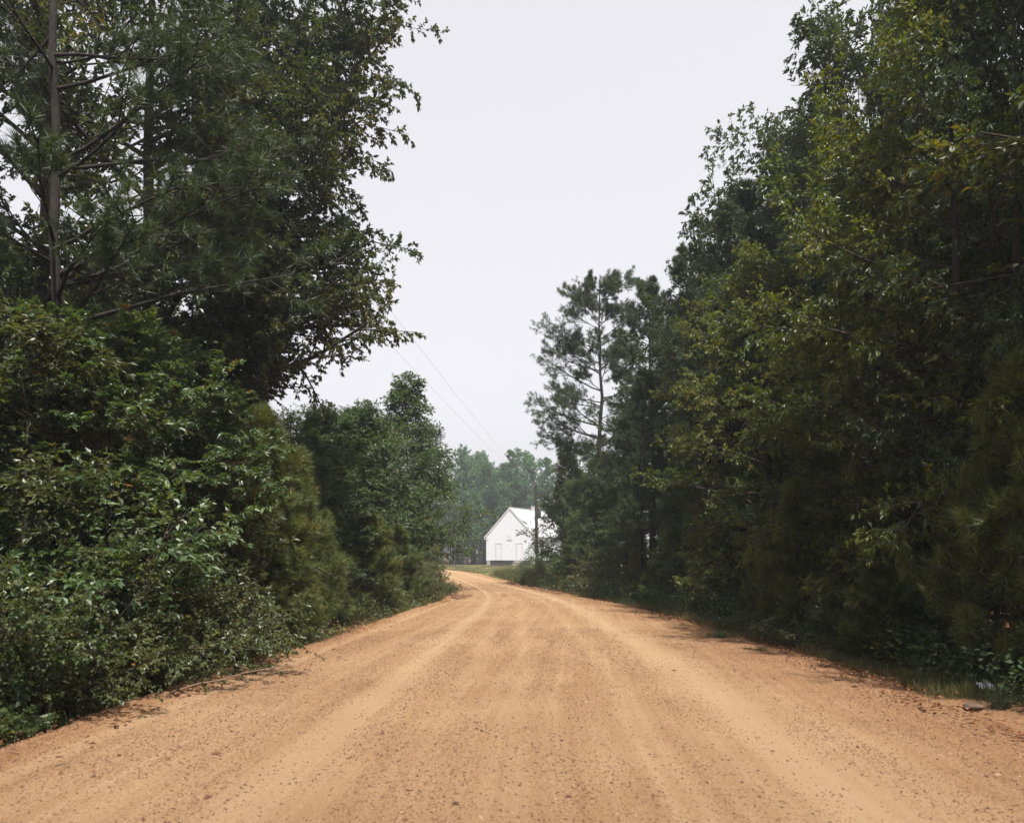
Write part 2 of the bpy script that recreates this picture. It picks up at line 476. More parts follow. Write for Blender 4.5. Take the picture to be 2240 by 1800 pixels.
def road_z(u, s):
    bermL = .05 * np.exp(-((u - .03) / .04) ** 2)
    return .05 + .09 * (1 - (2 * u - 1) ** 2) - .022 * track(u, s) + bermL * value_noise(s * .4, s * 0, 9) + .013 * (value_noise(s * .16, u * 22, 1) - .5) + .005 * (value_noise(s * .7, u * 60, 2) - .5)

# rows denser near the camera
seg = np.concatenate([[0], np.cumsum(np.linalg.norm(np.diff((SL + SR) / 2, axis=0), axis=1))])
rows = np.concatenate([np.arange(0, 34, .09), np.arange(34, 60, .2), np.arange(60, seg[-1], .6)])
RL = np.stack([np.interp(rows, seg, SL[:, k]) for k in (0, 1)], 1)
RR = np.stack([np.interp(rows, seg, SR[:, k]) for k in (0, 1)], 1)
nu = 130
U = np.linspace(0, 1, nu)
wl_ = .35 * (value_noise(rows * .55, rows * 0, 5) - .5) + .16 * (value_noise(rows * 2.3, rows * 0, 6) - .5)
wr_ = .5 * (value_noise(rows * .5, rows * 0, 7) - .5) + .2 * (value_noise(rows * 2.1, rows * 0, 8) - .5)
G = RL[:, None, :] * (1 - U[None, :, None]) + RR[:, None, :] * U[None, :, None]
UU, SS = np.meshgrid(U, rows)
G[..., 0] += wl_[:, None] * np.clip(1 - UU / .10, 0, 1) + wr_[:, None] * np.clip(1 - (1 - UU) / .10, 0, 1)
ZZ = road_z(UU, SS)
fade = np.clip(np.minimum(UU, 1 - UU) / .02, 0, 1)
ZZ = ZZ * fade + .006
mb = MB()
idx = np.arange(len(rows) * nu).reshape(len(rows), nu)
q = np.stack([idx[:-1, :-1], idx[:-1, 1:], idx[1:, 1:], idx[1:, :-1]], -1).reshape(-1, 4)
mb.add(np.concatenate([G, ZZ[..., None]], -1).reshape(-1, 3), q)

def dirt_material():
    m, n, l, out = new_mat('orange_dirt')
    uv = n.new('ShaderNodeAttribute'); uv.attribute_name = 'along'
    tr = n.new('ShaderNodeAttribute'); tr.attribute_name = 'track'
    tc = n.new('ShaderNodeTexCoord')
    mp = n.new('ShaderNodeMapping'); mp.inputs['Scale'].default_value = (5.5, .07, 1)
    l.new(uv.outputs['Vector'], mp.inputs['Vector'])
    streak = n.new('ShaderNodeTexNoise'); streak.inputs['Scale'].default_value = 1.4; streak.inputs['Detail'].default_value = 6; streak.inputs['Roughness'].default_value = .62
    l.new(mp.outputs[0], streak.inputs['Vector'])
    patch = n.new('ShaderNodeTexNoise'); patch.inputs['Scale'].default_value = .5; patch.inputs['Detail'].default_value = 5
    l.new(tc.outputs['Object'], patch.inputs['Vector'])
    grit = n.new('ShaderNodeTexNoise'); grit.inputs['Scale'].default_value = 75; grit.inputs['Detail'].default_value = 8; grit.inputs['Roughness'].default_value = .75
    l.new(tc.outputs['Object'], grit.inputs['Vector'])
    vor = n.new('ShaderNodeTexVoronoi'); vor.inputs['Scale'].default_value = 55
    l.new(tc.outputs['Object'], vor.inputs['Vector'])
    r1 = ramp(n, [(.28, (.210, .130, .069)), (.5, (.250, .164, .091)), (.72, (.285, .197, .117))])
    l.new(streak.outputs[0], r1.inputs[0])
    r2 = ramp(n, [(.3, (.84, .76, .70)), (.65, (1.06, 1.04, 1.03))]); l.new(patch.outputs[0], r2.inputs[0])
    m1 = n.new('ShaderNodeMix'); m1.data_type = 'RGBA'; m1.blend_type = 'MULTIPLY'; m1.inputs['Factor'].default_value = 1
    l.new(r1.outputs[0], m1.inputs[6]); l.new(r2.outputs[0], m1.inputs[7])
    m2 = n.new('ShaderNodeMix'); m2.data_type = 'RGBA'
    tf = n.new('ShaderNodeMath'); tf.operation = 'MULTIPLY'; tf.inputs[1].default_value = .6
    l.new(tr.outputs['Fac'], tf.inputs[0]); l.new(tf.outputs[0], m2.inputs['Factor'])
    l.new(m1.outputs[2], m2.inputs[6]); m2.inputs[7].default_value = (.312, .214, .128, 1)
    r3 = ramp(n, [(.37, (.36, .28, .23)), (.47, (.94, .92, .90)), (.60, (1.18, 1.17, 1.16))]); l.new(grit.outputs[0], r3.inputs[0])
    m3 = n.new('ShaderNodeMix'); m3.data_type = 'RGBA'; m3.blend_type = 'MULTIPLY'
    inv = n.new('ShaderNodeMath'); inv.operation = 'MULTIPLY_ADD'; inv.inputs[1].default_value = -.6; inv.inputs[2].default_value = 1.0
    l.new(tr.outputs['Fac'], inv.inputs[0]); l.new(inv.outputs[0], m3.inputs['Factor'])
    l.new(m2.outputs[2], m3.inputs[6]); l.new(r3.outputs[0], m3.inputs[7])
    sh = n.new('ShaderNodeAttribute'); sh.attribute_name = 'shoulder'       # redder clay towards the road edges
    m4 = n.new('ShaderNodeMix'); m4.data_type = 'RGBA'; m4.blend_type = 'MULTIPLY'
    l.new(sh.outputs['Fac'], m4.inputs['Factor']); l.new(m3.outputs[2], m4.inputs[6]); m4.inputs[7].default_value = (.82, .67, .57, 1)
    p = n.new('ShaderNodeBsdfPrincipled'); p.inputs['Roughness'].default_value = .95; p.inputs['Specular IOR Level'].default_value = .15
    l.new(m4.outputs[2], p.inputs['Base Color'])
    b = n.new('ShaderNodeBump'); b.inputs['Strength'].default_value = .9; b.inputs['Distance'].default_value = .02
    l.new(grit.outputs[0], b.inputs['Height'])
    b2 = n.new('ShaderNodeBump'); b2.inputs['Strength'].default_value = .25; b2.inputs['Distance'].default_value = .05
    l.new(streak.outputs[0], b2.inputs['Height']); l.new(b.outputs[0], b2.inputs['Normal'])
    l.new(b2.outputs[0], p.inputs['Normal'])
    l.new(p.outputs[0], out.inputs['Surface'])
    return m
M['dirt'] = dirt_material()
road = mb.build('dirt_road', M['dirt'], None, True)
a = road.data.attributes.new('along', 'FLOAT_VECTOR', 'POINT')
wid = np.linalg.norm(RR - RL, axis=1)
vec = np.stack([UU * wid[:, None], SS, np.zeros_like(SS)], -1).astype(np.float32)
a.data.foreach_set('vector', vec.ravel())
a = road.data.attributes.new('track', 'FLOAT', 'POINT'); a.data.foreach_set('value', track(UU, SS).astype(np.float32).ravel())
a = road.data.attributes.new('shoulder', 'FLOAT', 'POINT')
shd = np.clip(1 - np.minimum(UU / .16, (1 - UU) / .24), 0, 1) * np.clip(.35 + 1.1 * value_noise(SS * .5, UU * 18, 14), 0, 1) * (1 - .7 * track(UU, SS))
a.data.foreach_set('value', shd.astype(np.float32).ravel())
tag(road, kind='structure')

# ground sheet
xs = np.unique(np.concatenate([np.arange(-290, -30, 10), np.arange(-30, 30, .5), np.arange(30, 291, 10)]))
ys = np.unique(np.concatenate([np.arange(-60, -6, 6), np.arange(-6, 140, .7), np.arange(140, 331, 10)]))
XX, YY = np.meshgrid(xs, ys)
el_, er_ = edge(-1, np.clip(YY, -8, 120)), edge(1, np.clip(YY, -8, 130))
dist = np.maximum(np.maximum(el_ - XX, XX - er_), 0)
dist = np.where(YY > 118, np.maximum(dist, 20), dist)
GZ = -.03 + .10 * (value_noise(XX * .35, YY * .35, 11) - .4) * np.clip(dist / 2, 0, 1)
GZ = np.where(dist <= 0.2, -.04, GZ)
mb = MB()
idx = np.arange(XX.size).reshape(XX.shape)
q = np.stack([idx[:-1, :-1], idx[:-1, 1:], idx[1:, 1:], idx[1:, :-1]], -1).reshape(-1, 4)
mb.add(np.stack([XX, YY, GZ], -1).reshape(-1, 3), q)

def ground_material():
    m, n, l, out = new_mat('forest_ground')
    tc = n.new('ShaderNodeTexCoord')
    ed = n.new('ShaderNodeAttribute'); ed.attribute_name = 'roadside'
    lw = n.new('ShaderNodeAttribute'); lw.attribute_name = 'lawn'
    nz = n.new('ShaderNodeTexNoise'); nz.inputs['Scale'].default_value = 1.6; nz.inputs['Detail'].default_value = 8; l.new(tc.outputs['Object'], nz.inputs['Vector'])
    fine = n.new('ShaderNodeTexNoise'); fine.inputs['Scale'].default_value = 30; fine.inputs['Detail'].default_value = 6; l.new(tc.outputs['Object'], fine.inputs['Vector'])
    litter = ramp(n, [(.3, (.045, .026, .014)), (.55, (.10, .055, .028)), (.75, (.17, .10, .05))]); l.new(fine.outputs[0], litter.inputs[0])
    dirt = ramp(n, [(.3, (.12, .062, .032)), (.7, (.26, .15, .08))]); l.new(fine.outputs[0], dirt.inputs[0])
    lawn = ramp(n, [(.3, (.085, .095, .034)), (.55, (.15, .135, .055)), (.75, (.30, .22, .12))]); l.new(nz.outputs[0], lawn.inputs[0])
    e2 = n.new('ShaderNodeMath'); e2.operation = 'MULTIPLY_ADD'; e2.inputs[1].default_value = .6; e2.inputs[2].default_value = -.42
    l.new(nz.outputs[0], e2.inputs[0])
    e3 = n.new('ShaderNodeMath'); e3.operation = 'ADD'; e3.use_clamp = True; l.new(e2.outputs[0], e3.inputs[0]); l.new(ed.outputs['Fac'], e3.inputs[1])
    m1 = n.new('ShaderNodeMix'); m1.data_type = 'RGBA'; l.new(e3.outputs[0], m1.inputs['Factor']); l.new(litter.outputs[0], m1.inputs[6]); l.new(dirt.outputs[0], m1.inputs[7])
    m2 = n.new('ShaderNodeMix'); m2.data_type = 'RGBA'; l.new(lw.outputs['Fac'], m2.inputs['Factor']); l.new(m1.outputs[2], m2.inputs[6]); l.new(lawn.outputs[0], m2.inputs[7])
    p = n.new('ShaderNodeBsdfPrincipled'); p.inputs['Roughness'].default_value = .95; p.inputs['Specular IOR Level'].default_value = .1
    l.new(m2.outputs[2], p.inputs['Base Color'])
    b = n.new('ShaderNodeBump'); b.inputs['Strength'].default_value = .8; b.inputs['Distance'].default_value = .03
    l.new(fine.outputs[0], b.inputs['Height']); l.new(b.outputs[0], p.inputs['Normal'])
    l.new(p.outputs[0], out.inputs['Surface'])
    return m
M['ground'] = ground_material()
ground = mb.build('ground', M['ground'], None, True)
a = ground.data.attributes.new('roadside', 'FLOAT', 'POINT'); a.data.foreach_set('value', np.clip(1 - dist / 1.3, 0, 1).astype(np.float32).ravel())
lawn = np.clip((YY - 40) / 12, 0, 1) * np.clip((XX + 30) / 8, 0, 1) * np.clip((26 - XX) / 6, 0, 1) * np.clip((150 - YY) / 8, 0, 1)
a = ground.data.attributes.new('lawn', 'FLOAT', 'POINT'); a.data.foreach_set('value', lawn.astype(np.float32).ravel())
tag(ground, kind='structure')

def road_point(u, s):
    L = np.stack([np.interp(s, rows, RL[:, k]) for k in (0, 1)], 1); R_ = np.stack([np.interp(s, rows, RR[:, k]) for k in (0, 1)], 1)
    xy = L * (1 - u[:, None]) + R_ * u[:, None]
    xy[:, 0] += np.interp(s, rows, wl_) * np.clip(1 - u / .10, 0, 1) + np.interp(s, rows, wr_) * np.clip(1 - (1 - u) / .10, 0, 1)
    f = np.clip(np.minimum(u, 1 - u) / .02, 0, 1)
    return np.concatenate([xy, (road_z(u, s) * f + .006)[:, None]], 1)

# gravel on the road
M['pebble'] = leaf_mat('pebble', [(0, (.05, .028, .018)), (.3, (.11, .052, .030)), (.6, (.19, .105, .062)), (.85, (.27, .18, .12)), (1, (.38, .31, .25))], rough=.85, trans=0.0, spec=.2)
def gravel():
    rng = np.random.default_rng(3)
    mb = MB()
    oc = np.array([(1,0,0),(0,1,0),(-1,0,0),(0,-1,0),(0,0,1),(0,0,-1)], float)
    of = np.array([(0,1,4),(1,2,4),(2,3,4),(3,0,4),(1,0,5),(2,1,5),(3,2,5),(0,3,5)])
    def stones(N, s0, s1, lo, hi, bias):
        s = s0 + (s1 - s0) * rng.uniform(0, 1, N) ** bias
        u = rng.uniform(.005, .995, N)
        clump = value_noise(u * 26, s * .7, 21) * .7 + value_noise(u * 70, s * 2, 22) * .3
        ok = rng.uniform(0, 1, N) < (1.05 - .93 * track(u, s)) * np.clip(clump * 1.9 - .25 + .5 * np.clip(1 - np.minimum(u / .14, (1 - u) / .22), 0, 1), .12, 1)
        s, u = s[ok], u[ok]; N = len(s)
        p = road_point(u, s)
        r = lo * (hi / lo) ** (rng.uniform(0, 1, N) ** 2.6)
        ang = rng.uniform(0, 6.28, N)
        sc = np.stack([r * rng.uniform(.8, 1.4, N), r * rng.uniform(.6, 1.0, N), r * rng.uniform(.45, .8, N)], 1)
        V = oc[None] * sc[:, None, :] * rng.uniform(.75, 1.2, (N, 6, 1)) + rng.normal(0, .14, (N, 6, 3)) * r[:, None, None]
        c, sn = np.cos(ang), np.sin(ang)
        X = V[..., 0] * c[:, None] - V[..., 1] * sn[:, None]; Y = V[..., 0] * sn[:, None] + V[..., 1] * c[:, None]
        V = np.stack([X, Y, V[..., 2]], -1) + p[:, None, :] + np.array([0, 0, 1]) * (r * .1)[:, None, None]
        fc = (of[None] + np.arange(N)[:, None, None] * 6).reshape(-1, 3)
        t = np.clip(rng.beta(2.2, 2.2, N), 0, 1)
        mb.add(V.reshape(-1, 3), fc, np.repeat(t, 8))
    stones(190000, 11.0, 24, .004, .012, 1.5)
    stones(100000, 11.2, 52, .005, .014, 1.4)
    stones(2400, 11.0, 36, .011, .028, 1.4)
    o = mb.build('gravel', M['pebble'])
    tag(o, 'loose reddish and pale gravel scattered over the dirt road', 'gravel', None, 'stuff')
gravel()

# ------------------------------------------------------------------ white house
M['white_wall'] = plain_mat('white_clapboard', [(.3, (.50, .515, .565)), (.7, (.58, .595, .645))], scale=3, stretch=(.4, .4, 6), rough=.6, bump=0)
M['white_trim'] = plain_mat('white_trim', [(.3, (.42, .40, .41)), (.7, (.54, .52, .53))], scale=5, rough=.6, bump=.1)
M['tin'] = plain_mat('pale_tin_roof', [(.3, (.33, .33, .345)), (.7, (.44, .435, .45))], scale=2, stretch=(1, 3, 1), rough=.45, bump=.1, spec=.5)
M['dark'] = plain_mat('opening_shade', [(.3, (.02, .018, .016)), (.7, (.05, .045, .04))], scale=6, bump=.2)  # near-black stands in for shade under the floor and in the roof gap
M['block'] = plain_mat('concrete_block', [(.3, (.18, .165, .15)), (.7, (.32, .30, .28))], scale=8, bump=.4)
M['door'] = plain_mat('white_door', [(.3, (.50, .495, .54)), (.7, (.58, .575, .615))], scale=4, bump=.1)
M['sign'] = plain_mat('weathered_plaque', [(.3, (.48, .47, .50)), (.7, (.56, .55, .58))], scale=9, bump=.1)
M['grey'] = plain_mat('grey_lettering', [(.3, (.36, .35, .36)), (.7, (.5, .5, .5))], scale=9, bump=0)

def house():
    Yh = 126.0
    rot = math.radians(-27)
    root = empty('white_house', (AX(1115, Yh), Yh, 0), rot)
    w, l, fz, ez = 4.15, 13.0, .85, 4.95       # half width, length, floor, eave
    rz = ez + 4.2
    # foundation: block piers and a solid box coloured as the shade underneath
    mb = MB(); mb.box((-w + .12, .12, -.1), (w - .12, l - .3, fz)); mb.build('crawlspace', M['dark'], root)
    for x in (-w + .3, -w * .33, w * .33, w - .3):
        for y in (.0, 4.3, 8.6, l - .5):
            if y == 0 and x < w * .2 and x > -w + .4: continue
            mb = MB(); mb.box((x - .3, y, -.1), (x + .3, y + .5, fz + .002)); mb.build('foundation_pier', M['block'], root)
    # walls: clapboards as real laps on the gable front, plain boards elsewhere
    mb = MB()
    mb.add([(-w,0,fz),(w,0,fz),(w,0,ez),(0,0,rz),(-w,0,ez),(-w,l,fz),(w,l,fz),(w,l,ez),(0,l,rz),(-w,l,ez)],
           [(0,1,2,4),(6,5,9,7),(1,6,7,2),(5,0,4,9),(0,5,6,1)])
    mb.add([(-w,0,ez),(w,0,ez),(0,0,rz),(-w,l,ez),(w,l,ez),(0,l,rz)], [(0,1,2),(4,3,5)])
    z = fz
    while z < rz - .25:
        hw = w if z < ez else w * (rz - z) / (rz - ez) - .12
        if hw > .2:
            mb.add([(-hw,-.012,z),(hw,-.012,z),(hw,-.005,z+.19),(-hw,-.005,z+.19),(-hw,0,z),(hw,0,z)], [(0,1,2,3),(4,5,1,0)])
        z += .2
    z = fz
    while z < ez - .2:
        mb.add([(w+.012,0,z),(w+.012,l,z),(w+.005,l,z+.19),(w+.005,0,z+.19),(w,0,z),(w,l,z)], [(0,1,2,3),(4,5,1,0)])
        z += .2
    mb.build('wall', M['white_wall'], root)
    # corner boards and frieze
    for s in (-1, 1):
        mb = MB(); mb.box((s * w - .08, -.055, fz - .05), (s * w + .08, .0, ez - .1)); mb.build('corner_board', M['white_trim'], root)
    # roof: two slabs with standing seams
    roof = MB()
    oh, og = .45, .07
    k = (rz - ez) / w
    for s in (-1, 1):
        e = (s * (w + oh), ez - oh * k); p = (0, rz)
        th = .09
        v = [(e[0], -og, e[1]), (0, -og, rz + .02), (0, l + og, rz + .02), (e[0], l + og, e[1])]
        top = [(x, y, zz + th) for x, y, zz in v]
        roof.add(v + top, [(0,1,2,3),(4,7,6,5),(0,4,5,1),(1,5,6,2),(2,6,7,3),(3,7,4,0)])
        y = -og + .6
        while y < l + og - .2:
            roof.add([(e[0], y, e[1]+th), (0, y, rz+.02+th), (0, y+.04, rz+.02+th), (e[0], y+.04, e[1]+th),
                      (e[0], y, e[1]+th+.035), (0, y, rz+.055+th), (0, y+.04, rz+.055+th), (e[0], y+.04, e[1]+th+.035)],
                     [(4,5,6,7),(0,1,5,4),(3,7,6,2),(0,4,7,3)])
            y += .62
    roof.box((-.14, -og, rz + .08), (.14, l + og, rz + .16))
    ro = roof.build('roof', M['tin'], root)
    # torn sheet of tin: flat dark patch stands for the shade inside the gap
    mb = MB()
    def rp(fr, y, up): x = fr * (w + oh); return (x, y, rz + .02 - x * k + .09 + up)
    mb.add([rp(.44, -.15, .012), rp(.57, .1, .012), rp(.60, 1.15, .012), rp(.50, 1.0, .012)], [(0, 1, 2, 3)])
    mb.build('torn_gap', M['dark'], ro)
    # barge boards and eave returns
    bb = MB()
    for s in (-1, 1):
        a0 = (s * (w + oh), ez - oh * k); 
        v = [(a0[0], -og - .03, a0[1] - .2), (0, -og - .03, rz - .18), (0, -og - .03, rz + .08), (a0[0], -og - .03, a0[1] + .06)]
        v2 = [(x, -og, zz) for x, y, zz in v]
        bb.add(v + v2, [(0,1,2,3),(7,6,5,4),(0,4,5,1),(3,2,6,7),(0,3,7,4),(1,5,6,2)])
        x0, x1 = sorted((s * (w - .35), s * (w + oh)))
        bb.box((x0, -og - .02, ez - oh * k - .34), (x1, -.06, ez - oh * k - .205))
    bb.build('barge_board', M['white_trim'], root)
    # two doors
    for x in (-1.95, 1.75):
        d = MB(); d.box((x - .42, -.05, fz + .02), (x + .42, -.034, fz + 2.62))
        for j in (0, 1):
            d.box((x - .30, -.055, fz + .2 + j * 1.22), (x + .30, -.0505, fz + 1.2 + j * 1.22))
        do = d.build('door', M['door'], root)
        f = MB()
        f.box((x - .56, -.075, fz), (x - .42, -.032, fz + 2.62)); f.box((x + .42, -.075, fz), (x + .56, -.032, fz + 2.62)); f.box((x - .62, -.08, fz + 2.62), (x + .62, -.032, fz + 2.80))
        f.build('frame', M['white_trim'], do)
    # plaque above the doors with a pale heart-shaped mark
    p = MB(); p.box((-.45, -.075, fz + 3.2), (.37, -.032, fz + 3.95)); po = p.build('plaque', M['sign'], root)
    g = MB()
    g.add([(-.04 + x, -.079, fz + 3.58 + zz) for x, zz in ((0,-.22),(.2,.02),(.2,.14),(.1,.2),(0,.1),(-.1,.2),(-.2,.14),(-.2,.02))], [(0,1,2,3,4,5,6,7)])
    g.build('emblem', M['grey'], po)
    # block steps at the right-hand door
    st = MB()
    for i in range(4): st.box((1.0, -.35 * (4 - i) - .12, -.1), (2.5, -.35 * (3 - i) - .12, .2 * (i + 1)))
    st.build('step_block', M['block'], root)
    # stubby white chimney over the ridge
    c = MB(); c.box((-.22, 8.3, rz - .3), (.22, 8.75, rz + .6)); c.box((-.28, 8.24, rz + .6), (.28, 8.81, rz + .7)); c.build('chimney', M['white_trim'], root)
    tag(root, 'white clapboard house with a tin gable roof and two doors at the road bend', 'house')
house()

# utility pole and its lines
M['pole'] = plain_mat('creosote_pole', [(.3, (.010, .008, .007)), (.7, (.028, .022, .019))], scale=5, stretch=(3, 3, .5), bump=.5)
M['can'] = plain_mat('dark_grey_metal', [(.3, (.03, .03, .033)), (.7, (.05, .05, .055))], scale=5, bump=.05, rough=.5)
M['ceramic'] = plain_mat('brown_insulator', [(.3, (.12, .10, .09)), (.7, (.2, .18, .17))], scale=5, bump=0, rough=.3)
M['wire'] = plain_mat('aluminium_wire', [(.3, (.16, .16, .17)), (.7, (.24, .24, .25))], scale=5, bump=0, rough=.5)
PX, PY, PH = AX(1173, 88), 88.0, 9.4
def pole():
    root = empty('utility_pole', (PX, PY, 0))
    mb = MB(); P = np.array([[(.10, 0, -.2), (.06, 0, 3), (.0, 0, 6), (-.06, 0, PH)]]); tubes(mb, P, np.array([[.19, .175, .16, .14]]), 12)
    mb.add([(-.06 +   .14 * math.cos(i * math.pi / 6), .14 * math.sin(i * math.pi / 6), PH) for i in range(12)], [tuple(range(12))])
    mb.build('pole', M['pole'], root, False)
    t = MB(); tubes(t, np.array([[(.34, 0, 5.75), (.34, 0, 5.78), (.34, 0, 6.75), (.34, 0, 6.8), (.34, 0, 6.86)]]), np.array([[.02, .2, .2, .15, .02]]), 12)
    tr = t.build('transformer', M['can'], root)
    b = MB(); tubes(b, np.array([[(.28, 0, 6.84), (.28, 0, 6.9), (.28, 0, 7.12)]]), np.array([[.03, .05, .02]]), 8); b.build('bushing', M['ceramic'], tr)
    br = MB(); br.box((-.55, -.04, PH - .32), (-.15, .04, PH - .24)); bo = br.build('bracket', M['can'], root)
    for x in (-.5, -.25):
        i_ = MB(); tubes(i_, np.array([[(x, 0, PH - .24), (x, 0, PH - .16), (x, 0, PH - .1), (x, 0, PH - .05)]]), np.array([[.03, .055, .035, .01]]), 8); i_.build('insulator', M['ceramic'], bo)
    tag(root, 'dark wooden utility pole with a transformer can beside the white house', 'utility pole')
pole()
for k, (dx, zz, xe) in enumerate(((-.5, PH - .06, -6.9), (-.25, PH - .06, -5.9))):
    n = 40; t = np.linspace(0, 1, n)
    P = np.stack([PX + dx + (xe - PX) * t, PY + (-4 - PY) * t, np.full(n, zz) - 1.0 * 4 * t * (1 - t) * .6], 1)[None]
    mb = MB(); tubes(mb, P, np.full((1, n), .0035), 5)
    o = mb.build('power_line', M['wire'])
    tag(o, ('thin overhead wire sagging from the pole, the one nearer the left trees', 'thin overhead wire sagging from the pole, the one nearer the road')[k], 'wire', 'overhead wires along the road')

# ------------------------------------------------------------------ plant kinds
FRONT, BACK = {}, {}
oakA = broadleaf('oak_tree', 11, 13, 3.7, flat=.18, base=.22, n1=30, n2=14, n3=10, per=14, leaf=.115)
oakB = broadleaf('oak_tree', 12, 13, 3.3, base=.30, n1=26, n2=14, n3=10, per=14, leaf=.115, lean=(.5, .2))
oakC = broadleaf('hickory_tree', 13, 13, 2.9, base=.36, n1=22, n2=13, n3=9, per=13, leaf=.13, el=(.3, 1.15), wr=.42)
yelA = broadleaf('turning_oak_tree', 14, 13, 3.9, flat=.15, base=.18, n1=28, n2=15, n3=10, per=11, leaf=.12, mat='yellow', el=(-.05, .9), bend=.1, twigs=True)
pineA = pine('pine_tree', 21, 15, 3.2, base=.30, gap=.62, per=16, nl=.18, nw=.014, n2=18, n3=7, spread=1.05, reach=1.3)
pineB = pine('pine_tree', 22, 15, 2.8, base=.38, gap=.6, per=16, nl=.18, nw=.014, n2=18, n3=7, spread=1.05, reach=1.3)
ypA = pine('young_pine', 31, 3.6, 1.15, base=.06, whorl=5, gap=.27, per=40, nl=.21, nw=.010, mat='young_pine', young=True, up=(.25, 1.1), n2=7, n3=2, power=.7, trunk_r=.03)
ypB = pine('young_pine', 32, 3.6, 1.0, base=.05, whorl=5, gap=.30, per=40, nl=.23, nw=.010, mat='young_pine', young=True, up=(.35, 1.2), n2=7, n3=2, power=.6, trunk_r=.03)
shA = shrub('shrub', 41, 2.4, 1.25, stems=20, leaf=.055, wr=.55, n2=11, n3=8, per=12)
shB = shrub('shrub', 42, 2.2, 1.3, stems=22, leaf=.05, wr=.55, arch=-1.1, n2=11, n3=8, per=12)
shC = shrub('shrub', 43, 2.6, 1.1, stems=18, leaf=.075, wr=.55, n2=10, n3=7, per=10, mat='gum')
paA = shrub('sapling', 45, 2.6, 1.5, stems=12, leaf=.075, wr=.45, n2=10, n3=7, per=10, arch=-1.5, mat='pale')
guA = broadleaf('sweetgum_sapling', 51, 5, 1.45, base=.12, n1=18, n2=11, n3=8, per=11, leaf=.085, mat='gum', wr=.42, star=True, flat=.15, el=(.1, .9), trunk_r=.045, twigs=True, twig=(.18, .4))
guB = broadleaf('maple_sapling', 52, 5, 1.3, base=.10, n1=19, n2=12, n3=9, per=14, leaf=.08, mat='shrub', wr=.5, flat=.12, el=(.0, .8), trunk_r=.04, twigs=True, twig=(.18, .4), bend=-.1)
elA = broadleaf('dogwood_tree', 53, 8, 2.1, base=.10, n1=30, n2=14, n3=9, per=13, leaf=.09, flat=.2, mat='gum', el=(.05, 1.0), profile=lambda t: np.clip(1.05 * (1 - t ** 1.5) ** .75, .14, 1), trunk_r=.08, jit=(.45, 1.35))
elB = broadleaf('elm_tree', 54, 8, 2.0, base=.10, n1=28, n2=14, n3=9, per=13, leaf=.09, mat='gum', flat=.2, el=(.1, 1.0), trunk_r=.085, jit=(.5, 1.3))
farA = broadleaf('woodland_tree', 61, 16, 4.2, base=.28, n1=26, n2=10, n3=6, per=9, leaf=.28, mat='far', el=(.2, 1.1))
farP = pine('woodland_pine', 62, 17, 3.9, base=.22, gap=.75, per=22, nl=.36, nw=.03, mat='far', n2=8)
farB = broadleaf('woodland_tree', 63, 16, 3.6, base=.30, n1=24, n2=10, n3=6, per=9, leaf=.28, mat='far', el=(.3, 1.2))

# --- left side of the road
r_ = random.Random(9)
OX, OY = AX(325, 18.5), 18.5
def bigoak():
    def e(px, py, Y): return (AX(px, Y) - OX, Y - OY, AZ(py, Y))
    ends = [e(855, 695, 17.5), e(760, 675, 19.5), e(600, 720, 18.2), e(830, 560, 18), e(820, 610, 20), e(720, 470, 18.5), e(745, 390, 17.8), e(800, 300, 19), e(915, 225, 18),
            e(905, 130, 18.8), e(800, 40, 18), e(740, -40, 19), e(700, 260, 20), e(690, 120, 17.5), e(640, 60, 19), e(650, 560, 20), e(610, 420, 17), e(570, 620, 17), e(540, 250, 16.5),
            e(560, 800, 18.5), e(520, 880, 18), e(560, 900, 19.4), e(500, 480, 15.5), e(470, 120, 16), e(740, 640, 17), e(700, 600, 19.5), e(650, 650, 18.5), e(770, 540, 17.2), e(690, 510, 20),
            e(750, 330, 17), e(700, 390, 19.5), e(800, 260, 17.5), e(800, 150, 19.7), e(730, 180, 18), e(740, 90, 19), e(640, 330, 18.8), e(590, 200, 18.4)]
    return broadleaf('oak_tree', 71, 18.5, 5.7, base=.30, n1=32, n2=21, n3=12, per=20, leaf=.098, extra=ends, el=(.12, 1.0), trunk_r=.24, twigs=True, wr=.5, full=.27, cap=1.5, twig=(.2, .5))
put(bigoak(), OX, OY, 18.5, 'huge dark oak reaching over the left side of the road against the sky', 'tree', rz=0)

def leftpine():
    X0, Y0 = AX(130, 11.8), 11.8
    def e(px, py, Y): return (AX(px, Y) - X0, Y - Y0, AZ(py, Y))
    lim = [e(420, 430, 11.2), e(640, 300, 12.2), e(520, 190, 11), e(600, 480, 11.5), e(470, 560, 12), e(380, 250, 11), e(330, 120, 12), e(560, 90, 11.6), e(620, 560, 12.5), e(660, 620, 12.2), e(180, 480, 10.2), e(90, 330, 10.0), e(340, 560, 10.4), e(-120, 300, 11.8), e(-60, 480, 11)]
    return pine('pine_tree', 72, 17, 2.6, base=.52, gap=1.0, per=34, nl=.22, nw=.009, limbs=lim, n2=14, whorl=3, trunk_r=.10, n3=3), X0, Y0
p_, X0, Y0 = leftpine()
put(p_, X0, Y0, 17, 'tall slender pine with long rising limbs in front of the huge oak', 'tree', rz=0)

